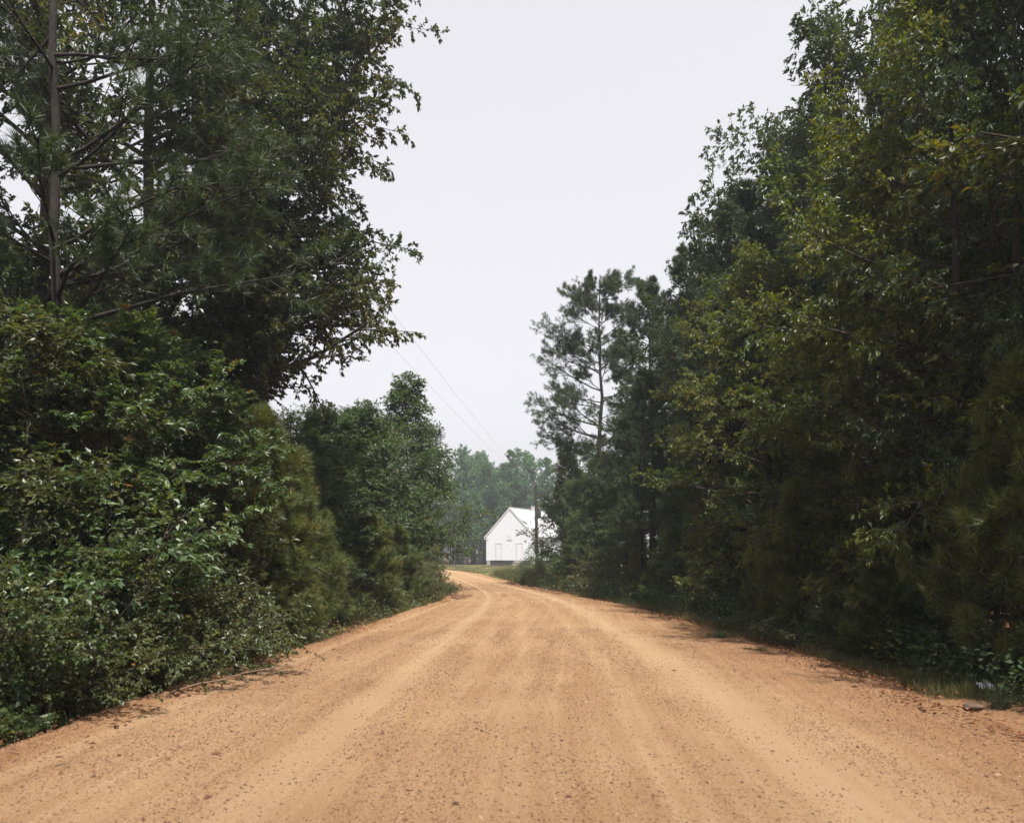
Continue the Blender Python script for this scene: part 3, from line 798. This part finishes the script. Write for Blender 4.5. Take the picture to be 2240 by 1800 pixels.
put(oakA, AX(40, 17.5), 17.5, 19, 'broad-leaved tree at the top left corner of the photo, behind the tall slender pine', 'tree', None, 1.0, .85)
LW = 'trees and bushes along the left roadside'
def at(proto, px, Y, py, label, cat='tree', group=LW, rz=None, wide=1.0):
    return put(proto, AX(px, Y), Y, AZ(py, Y), label, cat, group, rz, wide)
at(guA, 215, 11.0, 690, 'leafy sweetgum sapling below the tall slender pine, its top level with the oak branches', wide=1.25)
at(guA, 330, 12.4, 735, 'yellowish sweetgum sapling standing in front of the huge oak trunk', wide=1.25)
at(guB, 60, 10.2, 700, 'dense broad-leaved sapling at the left edge of the photo under the pine limbs', wide=1.4)
at(guB, 420, 13.2, 900, 'maple-like sapling with yellow and orange leaves beside the young roadside pines', wide=1.3)
at(paA, 470, 11.9, 985, 'sapling with pale shiny leaves on branches arching out to the road', wide=1.1)
at(paA, 405, 10.9, 1230, 'low pale-leaved sapling with spotted bright foliage, left foreground', wide=.9)
at(shC, 130, 9.2, 960, 'large-leaved bush at the far left, halfway up the green wall', 'bush', wide=1.1)
at(shA, 235, 9.8, 1060, 'big round bush with pale glossy leaves below the sweetgum saplings', 'bush', wide=1.15)
at(shB, 350, 11.2, 1150, 'spreading bush with small bright leaves touching the road edge, left foreground', 'bush', wide=1.2)
at(shB, 270, 9.2, 1330, 'low dark bush hanging over the left road edge in the foreground', 'bush', wide=1.3)
at(shA, 60, 8.0, 1180, 'deeply shaded bush in the lower left of the photo', 'bush', wide=1.2)
at(shC, 470, 12.4, 1290, 'low leafy bush between the bright bush and the first young pine', 'bush', wide=1.3)
at(shC, 20, 6.9, 1540, 'small dark weed-like bush in the bottom left corner', 'bush', wide=1.6)
at(ypA, 560, 14.8, 905, 'tallest young pine on the left, dark needles under the oak branches', wide=1.0)
at(ypB, 640, 16.0, 985, 'young pine with long soft needles beside the arching shiny branches')
at(ypA, 600, 13.6, 1170, 'short bushy young pine at the left road edge, nearest of the left pines', wide=1.25)
at(ypB, 700, 17.8, 1120, 'young pine mid-bank between the nearest left pine and the dense fresh green one', wide=1.15)
at(ypA, 800, 21.5, 1120, 'dense young pine with fresh green needles below the pale sweetgum', wide=1.3)
at(ypB, 862, 25.0, 1150, 'young pine with feathery tip near the bend on the left', wide=1.35)
at(guA, 730, 24.0, 955, 'pale blue-green sweetgum rising behind the young pines', wide=1.2)
at(guA, 700, 21.0, 1010, 'pale sweetgum sapling lower and nearer than the blue-green sweetgum', wide=1.2)
at(elA, 785, 29.0, 865, 'round-topped broad-leaved tree at the end of the oak branches', wide=1.25)
at(elA, 885, 33.5, 815, 'pointed tree with a wispy tip standing highest near the bend', wide=1.2)
at(elB, 935, 36.5, 930, 'leafy tree that closes the left bank at the bend of the road', wide=.9)
at(elB, 840, 31.5, 930, 'olive-leaved tree filling the bank below the pointed tree', wide=1.05)
at(elA, 905, 31.5, 1060, 'low bushy tree on the inside of the road bend', wide=1.1)
at(elB, 700, 27.5, 890, 'broad-leaved tree behind the pale sweetgum, under the oak', wide=1.1)
at(shA, 905, 27.0, 1200, 'roadside bush with glossy leaves just before the bend', 'bush', wide=1.1)
at(shB, 925, 30.5, 1225, 'last low bush on the left where the road turns', 'bush', wide=1.2)
at(shB, 720, 19, 1300, 'low bush with pale leaves in front of the green young pines', 'bush', wide=1.3)
at(shA, 600, 15.2, 1345, 'low bush at the road edge under the nearest left pine', 'bush', wide=1.4)
at(shB, 830, 22.5, 1270, 'low shiny-leaved bush before the feathery young pine', 'bush', wide=1.3)

# --- right side of the road
RW = 'trees and bushes along the right roadside'
def atr(*a, **k): return at(*a, group=RW, **k)
def loblolly():
    Y0 = 38.0; X0 = AX(1318, Y0)
    def e(px, py, dy): return (AX(px, Y0) - X0, dy, AZ(py, Y0))
    lim = [e(1235, 655, .2), e(1195, 735, -.3), e(1215, 770, .6), e(1180, 825, 0), e(1175, 900, .3), e(1190, 930, -.8), e(1250, 860, 1), e(1250, 700, -.7), e(1385, 620, .3), e(1375, 690, -.5),
           e(1365, 740, .6), e(1390, 780, 0), e(1290, 610, 0), e(1345, 600, .2), e(1400, 850, .5), e(1225, 975, .4), e(1270, 800, -1.4), e(1205, 785, .2), e(1215, 865, -.5), e(1345, 700, -.6), e(1240, 935, .6), e(1370, 900, -.4), e(1360, 820, .2), e(1285, 650, .5), e(1200, 955, .9), e(1270, 990, -.8)]
    return pine('pine_tree', 73, AZ(588, Y0), 2.5, base=.30, power=.5, gap=.9, per=19, nl=.17, nw=.013, limbs=lim, n2=20, whorl=3, trunk_r=.17, n3=8, spread=1.1, reach=1.5), X0, Y0
p_, X0, Y0 = loblolly()
put(p_, X0, Y0, p_['h'], 'lone pine with a bare trunk and layered branches standing out against the sky', 'tree', RW, 0)
atr(elA, 1245, 42.0, 970, 'broad-leaved tree below the lone pine, hiding the end of the white house', wide=1.05)
atr(elB, 1256, 37.0, 1050, 'rounded tree with dense foliage nearest the white house on the right bank', wide=.85)
atr(elA, 1305, 35.0, 1060, 'dark leafy tree at the foot of the lone pine trunk', wide=1.1)
atr(elA, 1370, 31.0, 1060, 'dark low tree just right of the lone pine', wide=1.1)
atr(pineA, 1430, 34.0, 590, 'pine whose top pokes out right behind the lone pine')
atr(pineB, 1500, 30.0, 520, 'feathery pine forming the first high step of the right tree wall')
atr(pineA, 1400, 27.5, 800, 'soft-needled pine in front of the first high step, reaching to the road', wide=1.0)
atr(oakB, 1610, 27.0, 440, 'dark oak crown on the skyline left of the hickory')
atr(pineB, 1615, 24.5, 390, 'pine with rounded top on the skyline beside the dark oak crown')
atr(oakA, 1760, 23.0, 235, 'tall oak on the skyline with a branch stretching left into the sky', wide=.9)
atr(oakC, 1950, 18.5, -20, 'tallest hickory with bare forked stems showing sky between', wide=.9)
atr(pineB, 2010, 17.0, -80, 'pine with coarse needle tufts cut by the top of the photo')
atr(yelA, 1660, 20.5, 560, 'yellow-green turning oak with bright leaves halfway along the right bank', wide=.95)
atr(yelA, 2080, 12.3, -90, 'large turning oak with orange leaves overhanging the top right', wide=.8)
atr(yelA, 1900, 15.2, 330, 'yellowing oak below the hickory with boughs of orange leaves', wide=.95)
atr(oakA, 2260, 11.5, -200, 'dark oak at the right edge of the photo', wide=.75)
atr(elB, 1520, 25.5, 900, 'shaded broad-leaved tree under the dark oak crown', wide=1.0)
atr(elA, 1640, 21.0, 960, 'shaded leafy tree under the yellow-green turning oak', wide=1.0)
atr(elB, 1800, 17.0, 900, 'shaded tree with drooping boughs below the yellowing oak', wide=1.0)
atr(elA, 1990, 14.0, 820, 'dark broad-leaved tree below the large turning oak', wide=.95)
atr(elB, 2170, 11.5, 700, 'deeply shaded tree at the right edge below the dark oak', wide=.9)
atr(guB, 1590, 22.5, 1060, 'sapling with pale lit leaves at the front of the right bank')
atr(guB, 1870, 14.8, 1010, 'sapling with drooping leaf sprays on the shaded right bank')
atr(guA, 1720, 17.5, 1060, 'shaded sweetgum sapling behind the right young pines')
atr(ypA, 1745, 15.2, 1060, 'tallest young pine on the shaded right bank', wide=.95)
atr(ypB, 1560, 21.5, 1165, 'pointed young pine in shade, farther of the right pair', wide=1.0)
atr(ypB, 1680, 17.0, 1170, 'pointed young pine in shade, nearer of the right pair', wide=1.0)
atr(ypA, 1470, 25.5, 1160, 'dim young pine below the soft-needled pine', wide=1.2)
atr(ypA, 2230, 9.6, 760, 'young pine with pale needles cut by the right edge of the photo', wide=.8)
atr(ypB, 1920, 12.0, 1200, 'young pine with loose needles in the dark lower right', wide=1.2)
atr(ypB, 1400, 29.0, 1190, 'low pine at the grass verge past the shaded bank', wide=1.2)
for px, Y, py, lab in ((1340, 33, 1190, 'bush at the verge under the dark leafy tree'), (1270, 38, 1190, 'bush at the verge below the rounded dense tree'), (1440, 27.5, 1230, 'low bush beside the dim young pine'),
                       (1600, 20.5, 1240, 'low shaded bush between the paired young pines'), (1790, 14.6, 1240, 'shaded bush with small leaves right of the tallest young pine'),
                       (1860, 13.2, 1290, 'low bush in deep shade left of the loose-needled pine'), (2040, 12.6, 1240, 'dark bush in the lower right, inside the shade'),
                       (2080, 11.0, 1370, 'low dark bush by the grass verge in the lower right')):
    atr(r_.choice([shA, shB, shC]), px, Y, py, lab, 'bush', wide=1.25)
# beside the pole and the house
at(shC, 1178, 50, 1185, 'light green bush growing up around the foot of the utility pole', 'bush', RW, wide=.9)
at(shA, 1150, 47, 1225, 'light green roadside bush between the grass and the pole', 'bush', RW, wide=1.1)
at(elB, 1240, 49, 1110, 'small leafy tree right of the utility pole', 'tree', RW, wide=.8)
at(shB, 1195, 43, 1215, 'bush in the sun at the corner of the right bank', 'bush', RW, wide=1.2)

# --- woods behind: tops kept under the skyline of the photograph
SKY = np.array([(-400, 480), (400, 560), (560, 700), (640, 900), (700, 895), (790, 900), (860, 900), (890, 880), (930, 960), (985, 1005), (1190, 1010), (1230, 960), (1300, 900), (1390, 760), (1450, 640), (1500, 540),
                (1560, 440), (1600, 370), (1660, 260), (1760, 160), (1830, 260), (1950, 260), (2050, 100), (2300, -300), (2800, -500)], float)
def limit(X, Y, R):
    lo = [np.interp(CX + F * (X + k * R) / Y, SKY[:, 0], SKY[:, 1]) for k in (-1, -.5, 0, .5, 1)]
    return AZ(max(lo) + 12, Y)
def woods(side, label_far, label_near, group):
    rr = random.Random(100 + side)
    n = 0
    for Y in np.arange(-24, 46, 5.2):
        for row in range(4):
            y = Y + rr.uniform(-1.8, 1.8)
            ed = edge(side, min(y, 118)) if side > 0 else edge(side, min(y, 60))
            if side > 0 and y > 44: continue
            if side < 0 and y > 46: continue
            x = ed + side * (6.0 + row * 5.4 + rr.uniform(-1.5, 1.5))
            if y < 4: x += side * 1.5
            h = min(rr.uniform(11, 17), limit(x, y, 2.5)) if y > 2 else rr.uniform(10, 13)
            if h < 4: continue
            pr = rr.choice([oakA, oakB, pineA, pineB, oakC, oakA])
            put(pr, x, y, h, label_near if row < 2 else label_far, 'tree', group, rr.uniform(0, 6.28), 1.0 if h > 10 else 1.25)
            n += 1
    return n
def understorey(side, label, group):
    rr = random.Random(300 + side)
    for Y in np.arange(3, 46, 4.0):
        for row in range(3):
            y = Y + rr.uniform(-1.5, 1.5)
            x = edge(side, y) + side * (5.0 + row * 6 + rr.uniform(-1.2, 1.2))
            put(rr.choice([elA, elB]), x, y, min(rr.uniform(4.5, 8), limit(x, y, 2)), label, 'tree', group, rr.uniform(0, 6.28), 1.3)
understorey(-1, 'low dark tree under the taller trees of the left woods', 'woods on the left')
understorey(1, 'low dark tree under the taller trees of the right woods', 'woods on the right')
woods(-1, 'dark tree deep in the woods left of the road, seen only through gaps', 'unseen tree added beside the camera to shade the left bushes and road edge', 'woods on the left')
woods(1, 'dark tree deep in the woods right of the road, seen only through gaps', 'unseen tree added beside the camera to shade the right bank', 'woods on the right')

for X, Y, h in ((9.8, 8.6, 13), (10.2, 5.6, 13), (8.6, 4.6, 9), (9.2, .6, 10), (8.3, 7.6, 8), (9.5, -3.5, 10), (12.5, 3, 11), (13, -2, 11)):  # out-of-view trees added to shade the lower right bank
    put(elB if h < 10 else oakA, X, Y, h, 'unseen tree added beside the camera to shade the right bank', 'tree', 'woods on the right', None, 1.15)
for X, Y, h in ((-6.9, 2.8, 12), (-8.2, 5.5, 11)):  # out-of-view oaks added to darken the lower left bushes
    put(oakA, X, Y, h, 'unseen tree added beside the camera to shade the left bushes and road edge', 'tree', 'woods on the left', None, .9)
FW = 'woods beyond the white house'
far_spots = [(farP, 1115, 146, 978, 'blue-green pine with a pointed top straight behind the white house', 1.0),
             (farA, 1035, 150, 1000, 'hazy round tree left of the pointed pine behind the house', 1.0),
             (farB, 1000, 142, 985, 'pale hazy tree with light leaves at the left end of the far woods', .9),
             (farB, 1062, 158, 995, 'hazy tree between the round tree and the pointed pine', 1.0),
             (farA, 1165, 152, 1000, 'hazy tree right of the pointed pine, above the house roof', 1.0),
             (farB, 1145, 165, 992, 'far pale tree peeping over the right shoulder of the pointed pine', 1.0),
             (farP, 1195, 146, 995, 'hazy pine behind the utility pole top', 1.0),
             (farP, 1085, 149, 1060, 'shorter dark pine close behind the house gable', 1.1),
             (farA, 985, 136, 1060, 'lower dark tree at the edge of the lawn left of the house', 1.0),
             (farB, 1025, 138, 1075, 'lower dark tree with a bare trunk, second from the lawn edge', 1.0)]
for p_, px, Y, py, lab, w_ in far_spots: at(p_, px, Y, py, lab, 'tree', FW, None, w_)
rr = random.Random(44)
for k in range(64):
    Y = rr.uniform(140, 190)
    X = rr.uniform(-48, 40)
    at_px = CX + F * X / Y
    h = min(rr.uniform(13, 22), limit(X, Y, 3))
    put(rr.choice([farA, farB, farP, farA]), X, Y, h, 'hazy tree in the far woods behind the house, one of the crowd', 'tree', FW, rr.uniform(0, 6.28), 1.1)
for k in range(64):       # understorey that darkens the foot of the far woods
    Y = rr.uniform(138, 170); X = rr.uniform(-40, 20)
    put(rr.choice([elA, elB]), X, Y, rr.uniform(4, 8), 'dark low tree at the foot of the far woods', 'tree', FW, None, 1.3)
for k in range(34):       # trees between the bend and the far woods
    left = k % 2 == 0
    Y = rr.uniform(50, 132)
    X = rr.uniform(-60, -16) - Y * .1 if left else rr.uniform(9, 42)
    if not left and 108 < Y and X < 26: X += 20
    h = min(rr.uniform(11, 17), limit(X, Y, 3))
    if h < 3.5: continue
    put(rr.choice([oakA, oakB, pineA, farA]), X, Y, h, 'tree of the woods left of the lawn, beyond the bend' if left else 'tree of the woods right of the white house', 'tree', 'woods around the lawn', None, 1.1)

# ------------------------------------------------------------------ grass, undergrowth, litter
def grass(name, label, N, sampler, h0, h1, w, seed):
    rng = np.random.default_rng(seed)
    p = sampler(rng, N); N = len(p)
    az = rng.uniform(0, 6.28, N); ln = rng.uniform(.1, .7, N)
    h = rng.uniform(h0, h1, N) * (.6 + .8 * value_noise(p[:, 0] * 1.3, p[:, 1] * 1.3, seed))
    d = np.stack([np.cos(az), np.sin(az), np.zeros(N)], 1); sd = np.stack([-np.sin(az), np.cos(az), np.zeros(N)], 1) * w
    mid = p + d * (h * ln * .35)[:, None] + UP * (h * .6)[:, None]
    tip = p + d * (h * ln)[:, None] + UP * (h * rng.uniform(.75, 1, N))[:, None]
    V = np.stack([p - sd, p + sd, mid + sd * .7, mid - sd * .7, tip], 1).reshape(-1, 3)
    b = np.arange(N)[:, None] * 5
    t = np.clip(value_noise(p[:, 0] * .7, p[:, 1] * .7, seed + 1) * .7 + rng.uniform(-.1, .4, N), 0, 1)
    mb = MB()
    mb.add(V, b + np.array([[0, 1, 2, 3]]), t)
    mb.f.append((b + np.array([[3, 2, 4]])).ravel()); mb.n.append(np.full(N, 3, np.int32)); mb.t.append(t.astype(np.float32))
    o = mb.build(name, M['grass'])
    tag(o, label, 'grass', None, 'stuff')

def strip(side, y0, y1, a, b, bias=1.0):
    def f(rng, N):
        Y = y0 + (y1 - y0) * rng.uniform(0, 1, N) ** bias
        off = a + (b - a) * rng.uniform(0, 1, N)
        X = edge(side, Y) + side * off
        k = value_noise(X * .8, Y * .8, 31) * .6 + value_noise(X * 2.5, Y * 2.5, 32) * .4
        ok = rng.uniform(0, 1, N) < np.clip((k - .3) * 2.6 + off * .5, .03, 1)
        return np.stack([X, Y, np.full(N, -.02)], 1)[ok]
    return f
grass('verge_grass', 'shaded grass verge along the right edge of the road', 90000, strip(1, 9.0, 44, .1, 2.6, 1.3), .05, .25, .0025, 51)
def lawn_pts(rng, N):
    Y = rng.uniform(42, 128, N); X = rng.uniform(-20, 14, N)
    er = edge(1, Y); ok = (X > er + .1) | (Y > 126)
    k = value_noise(X * .35, Y * .35, 41)
    ok &= rng.uniform(0, 1, N) < np.clip(k * 2.2 - .35, .05, 1)
    return np.stack([X, Y, np.full(N, -.03)], 1)[ok]
grass('lawn_grass', 'sunlit dry grass between the road bend and the white house', 160000, lawn_pts, .05, .20, .008, 52)
def tall_pts(rng, N):
    Y = rng.uniform(40, 66, N); X = edge(1, Y) + rng.uniform(.2, 2.4, N) + np.clip((Y - 46) * .04, 0, 1)
    return np.stack([X, Y, np.full(N, -.03)], 1)
grass('tall_grass', 'taller sunlit grass on the right verge at the bend', 14000, tall_pts, .25, .75, .008, 53)
grass('left_verge_grass', 'thin grass at the left edge of the road', 9000, strip(-1, 5, 40, -.15, .9, 1.4), .06, .3, .004, 54)

def undergrowth(side, y0, y1, a, b, N, hmax, leaf, seed, label, mat):
    rng = np.random.default_rng(seed)
    Y = y0 + (y1 - y0) * rng.uniform(0, 1, N) ** 1.3
    off = a + (b - a) * rng.uniform(0, 1, N)
    X = edge(side, Y) + side * off
    k = value_noise(X * .9, Y * .9, seed) * .65 + value_noise(X * 2.7, Y * 2.7, seed + 1) * .35
    ok = rng.uniform(0, 1, N) < np.clip((k - .32) * 2.4 + off * .55, .02, 1)
    X, Y, off, k = X[ok], Y[ok], off[ok], k[ok]; N = len(X)
    Z = rng.uniform(0, 1, N) * hmax * np.clip(.25 + off * .8, .1, 1) * (.4 + k)
    pos = np.stack([X, Y, Z], 1)
    d = norm(rng.normal(0, 1, (N, 3)) * np.array([1, 1, .4]) + np.array([-side * .25, -.1, 0]))
    nor = norm(UP + rng.normal(0, .5, (N, 3)))
    L = leaf * rng.uniform(.6, 1.3, N)
    mb = MB(); add_leaves(mb, rng, pos, d, nor, L, L * .6, np.clip(value_noise(X * .8, Y * .8, 7) * .7 + rng.uniform(-.1, .4, N), 0, 1))
    o = mb.build('undergrowth', M[mat]); tag(o, label, 'undergrowth', None, 'stuff')
undergrowth(-1, 5.5, 40, -.05, 2.2, 46000, .75, .075, 61, 'low leafy creepers spilling over the left edge of the road', 'shrub')
undergrowth(1, 6, 44, .6, 3.2, 40000, .7, .075, 62, 'dim low undergrowth at the foot of the right bank', 'gum')

def dead_leaves():
    rng = np.random.default_rng(77)
    parts = []
    for side, N in ((1, 9000), (-1, 3500)):
        Y = 5 + 40 * rng.uniform(0, 1, N) ** 1.5; off = rng.normal(.15, .45, N)
        ok = (off > -1.0) & (rng.uniform(0, 1, N) < np.clip(value_noise(Y * .6, off * 2, 78 + side) * 1.8 - .4, .04, 1))
        Y, off = Y[ok], off[ok]
        parts.append(np.stack([edge(side, Y) + side * off, Y, np.where(off < 0, .075 + .05 * np.clip(-off, 0, 1), .03)], 1))
    p = np.vstack(parts); N = len(p)
    d = norm(rng.normal(0, 1, (N, 3)) * np.array([1, 1, .15])); nor = norm(UP + rng.normal(0, .3, (N, 3)))
    L = rng.uniform(.03, .085, N)
    mb = MB(); add_leaves(mb, rng, p, d, nor, L, L * .5, rng.uniform(0, 1, N))
    tag(mb.build('leaf_litter', M['litter']), 'fallen brown leaves and bark bits along both road edges', 'leaves', None, 'stuff')
dead_leaves()

# clods, rock, sticks and rubbish
M['rock'] = plain_mat('brown_rock', [(.3, (.045, .03, .022)), (.7, (.11, .07, .05))], scale=12, bump=.6)
M['clod'] = plain_mat('dark_clod', [(.3, (.07, .032, .018)), (.7, (.17, .085, .045))], scale=25, bump=.6)
M['stick'] = plain_mat('dead_stick', [(.3, (.08, .05, .035)), (.7, (.19, .12, .08))], scale=20, stretch=(1, 1, .3), bump=.4)
M['redstick'] = plain_mat('red_brown_twig', [(.3, (.20, .06, .03)), (.7, (.36, .13, .06))], scale=20, bump=.3)
M['plastic'] = plain_mat('white_wrapper', [(.3, (.55, .58, .62)), (.7, (.8, .82, .84))], scale=30, stretch=(3, .4, 1), bump=.3, rough=.4)

import bmesh
def lump(name, mat, loc, size, seed, sub=3, rough=.28):
    rng = np.random.default_rng(seed)
    bm = bmesh.new(); bmesh.ops.create_icosphere(bm, subdivisions=sub, radius=1)
    for v in bm.verts:
        c = v.co
        k = 1 + rough * (value_noise(np.array(c.x * 1.6 + seed), np.array(c.y * 1.6 + c.z * 1.1), seed) - .5) * 2 + .12 * (value_noise(np.array(c.x * 4.7), np.array(c.y * 4.1 + c.z * 3.3), seed + 5) - .5)
        v.co = Vector((c.x * size[0] * k, c.y * size[1] * k, c.z * size[2] * k))
    me = bpy.data.meshes.new(name); bm.to_mesh(me); bm.free(); me.materials.append(mat)
    o = bpy.data.objects.new(name, me); COL.objects.link(o); o.location = loc
    return o
def GY(py): return F * EYE / (py - HZ)
def spot(px, py, dz=0):
    Y = GY(py); return (AX(px, Y), Y, dz)
tag(lump('rock', M['rock'], spot(2128, 1562, .07), (.11, .07, .045), 3), 'flat brown rock at the lower right road edge', 'rock')
def wrapper():
    mb = MB(); rng = np.random.default_rng(8); n = 9
    u = np.linspace(-.5, .5, n); A, B = np.meshgrid(u, u)
    Z = .03 + .05 * value_noise(A * 9 + 4, B * 4, 4) + .04 * value_noise(A * 17, B * 9, 5)
    idx = np.arange(n * n).reshape(n, n)
    q = np.stack([idx[:-1, :-1], idx[:-1, 1:], idx[1:, 1:], idx[1:, :-1]], -1).reshape(-1, 4)
    mb.add(np.stack([A * .19, B * .12, Z], -1).reshape(-1, 3), q)
    mb.add(np.stack([A * .19, B * .12, Z - .006], -1).reshape(-1, 3), q[:, ::-1])
    o = mb.build('wrapper', M['plastic']); o.location = spot(2150, 1516, .03); o.rotation_euler = (.5, .1, .2)
    tag(o, 'crumpled white plastic wrapper lying in the dark right verge', 'litter')
wrapper()
def stick(loc, L, rz, r, mat, label, seed, el=.06, forks=2, group=None):
    rng = np.random.default_rng(seed)
    d = np.array([[math.cos(rz) * math.cos(el), math.sin(rz) * math.cos(el), math.sin(el)]])
    P = curves(rng, np.zeros((1, 3)), d, np.array([L]), 7, 0, .1)
    mb = MB(); tubes(mb, P, r * np.linspace(1, .4, 7)[None], 6)
    i, s = interleave(rng, 1, forks, .3, .9); p, t = along(P, i, s)
    P2 = curves(rng, p, side_dirs(rng, t, np.full(forks, .7), .3), np.full(forks, L * .35), 4, 0, .12)
    tubes(mb, P2, r * .5 * np.linspace(1, .3, 4)[None] * np.ones((forks, 1)), 5)
    o = mb.build('fallen_branch', mat); o.location = loc
    tag(o, label, 'branch', group)
stick(spot(1325, 1300, .05), 1.6, 2.9, .022, M['stick'], 'brown fallen branch lying at the foot of the right bank', 1)
stick(spot(1337, 1299, .05), 1.0, 1.2, .018, M['redstick'], 'reddish dead twig standing up from the fallen branch', 2, el=1.1)
stick((AX(330, 8.6), 8.6, .05), 1.5, .35, .014, M['stick'], 'bare curved branch under the left foreground bushes', 4, el=.12)
sm = 'small dark stick lying on the gravel '
for k, (px, py, L, rz, extra) in enumerate(((775, 1785, .10, .3, 'at the bottom centre-left'), (120, 1712, .10, .1, 'left of the wheel tracks near the bottom left'), (830, 1775, .07, .25, 'just right of the bottom centre-left stick'))):
    stick(spot(px, py, .125), L, rz, .008, M['stick'], sm + extra, 10 + k, el=.02, forks=1, group='sticks on the road')
# clods of earth pushed to the edges by a grader
rng = random.Random(12)
CL = 'dark clods at the right road edge'
def clods(spots, lab, grp, s0, s1, n, jx, jy):
    proto = None
    for k in range(n):
        t = rng.random(); i = t * (len(spots) - 1); a = int(min(i, len(spots) - 2)); f = i - a
        px = spots[a][0] * (1 - f) + spots[a + 1][0] * f + rng.gauss(0, jx); py = spots[a][1] * (1 - f) + spots[a + 1][1] * f + rng.gauss(0, jy)
        if proto is None:
            o = proto = lump('earth_clod', M['clod'], (0, 0, 0), (1, .8, .6), 21 + len(grp), 2, .5)
        else:
            o = proto.copy(); COL.objects.link(o)
        s = rng.uniform(s0, s1); o.scale = (s, s, s); o.rotation_euler = (0, 0, rng.uniform(0, 6.28))
        o.location = spot(px, py, .09); tag(o, lab, 'clod', grp)
clods([(1110, 1278), (1150, 1288), (1190, 1298), (1230, 1303)], 'dark clod of earth in the ragged row along the right edge near the bend', 'clods along the right edge', .04, .13, 70, 5, 1.2)
clods([(985, 1312), (1005, 1313), (1025, 1309)], 'reddish clod in the small heap at the left edge near the bend', 'clods in the left heap', .03, .11, 34, 5, 1.6)
clods([(1700, 1455), (1800, 1480), (1950, 1540), (2050, 1580)], 'brown clod strewn along the shaded right shoulder', 'clods on the right shoulder', .012, .03, 34, 30, 12)
clods([(60, 1640), (260, 1570), (420, 1520), (560, 1450)], 'brown clod strewn along the left shoulder', 'clods on the left shoulder', .010, .028, 40, 26, 10)
# weeds growing in the road edge
weed = shrub('weed', 91, .3, .3, stems=16, n2=6, n3=3, per=6, leaf=.035, mat='gum')
put(weed, *spot(1572, 1402)[:2], .22, 'flat green weed growing in the dirt on the right shoulder', 'weed', None, None, 1.5)
put(weed, *spot(1660, 1432)[:2], .14, 'smaller green weed right of the flat weed', 'weed', None, None, 1.4)
def tuft(loc, label, seed):
    rng = np.random.default_rng(seed); N = 150
    az = rng.uniform(0, 6.28, N); h = rng.uniform(.15, .42, N); o_ = rng.uniform(.1, .8, N)
    p = np.stack([rng.normal(0, .05, N), rng.normal(0, .05, N), np.full(N, -.02)], 1)
    d = np.stack([np.cos(az) * o_, np.sin(az) * o_, np.ones(N)], 1)
    P = curves(rng, p, d, h, 5, -.9, .05)
    mb = MB(); tubes(mb, P, np.tile(np.linspace(.003, .0006, 5), (N, 1)), 3)
    o = mb.build('grass_tuft', M['grass']); o.location = loc; tag(o, label, 'grass tuft')
tuft(spot(2185, 1545), 'arching grass tuft right of the flat rock', 5)
tuft(spot(2000, 1500), 'grass tuft left of the white wrapper', 6)

# ------------------------------------------------------------------ haze
def haze():
    mb = MB(); mb.box((-300, -75, -1.2), (300, 345, 30))
    m, n, l, out = new_mat('haze_air')
    v = n.new('ShaderNodeVolumePrincipled')
    v.inputs['Color'].default_value = (.90, .95, 1.0, 1)
    v.inputs['Density'].default_value = .00075
    v.inputs['Anisotropy'].default_value = 0.2
    l.new(v.outputs[0], out.inputs['Volume'])
    o = mb.build('haze', m); tag(o, 'pale summer haze in the air over road and woods', 'haze', None, 'stuff')
haze()
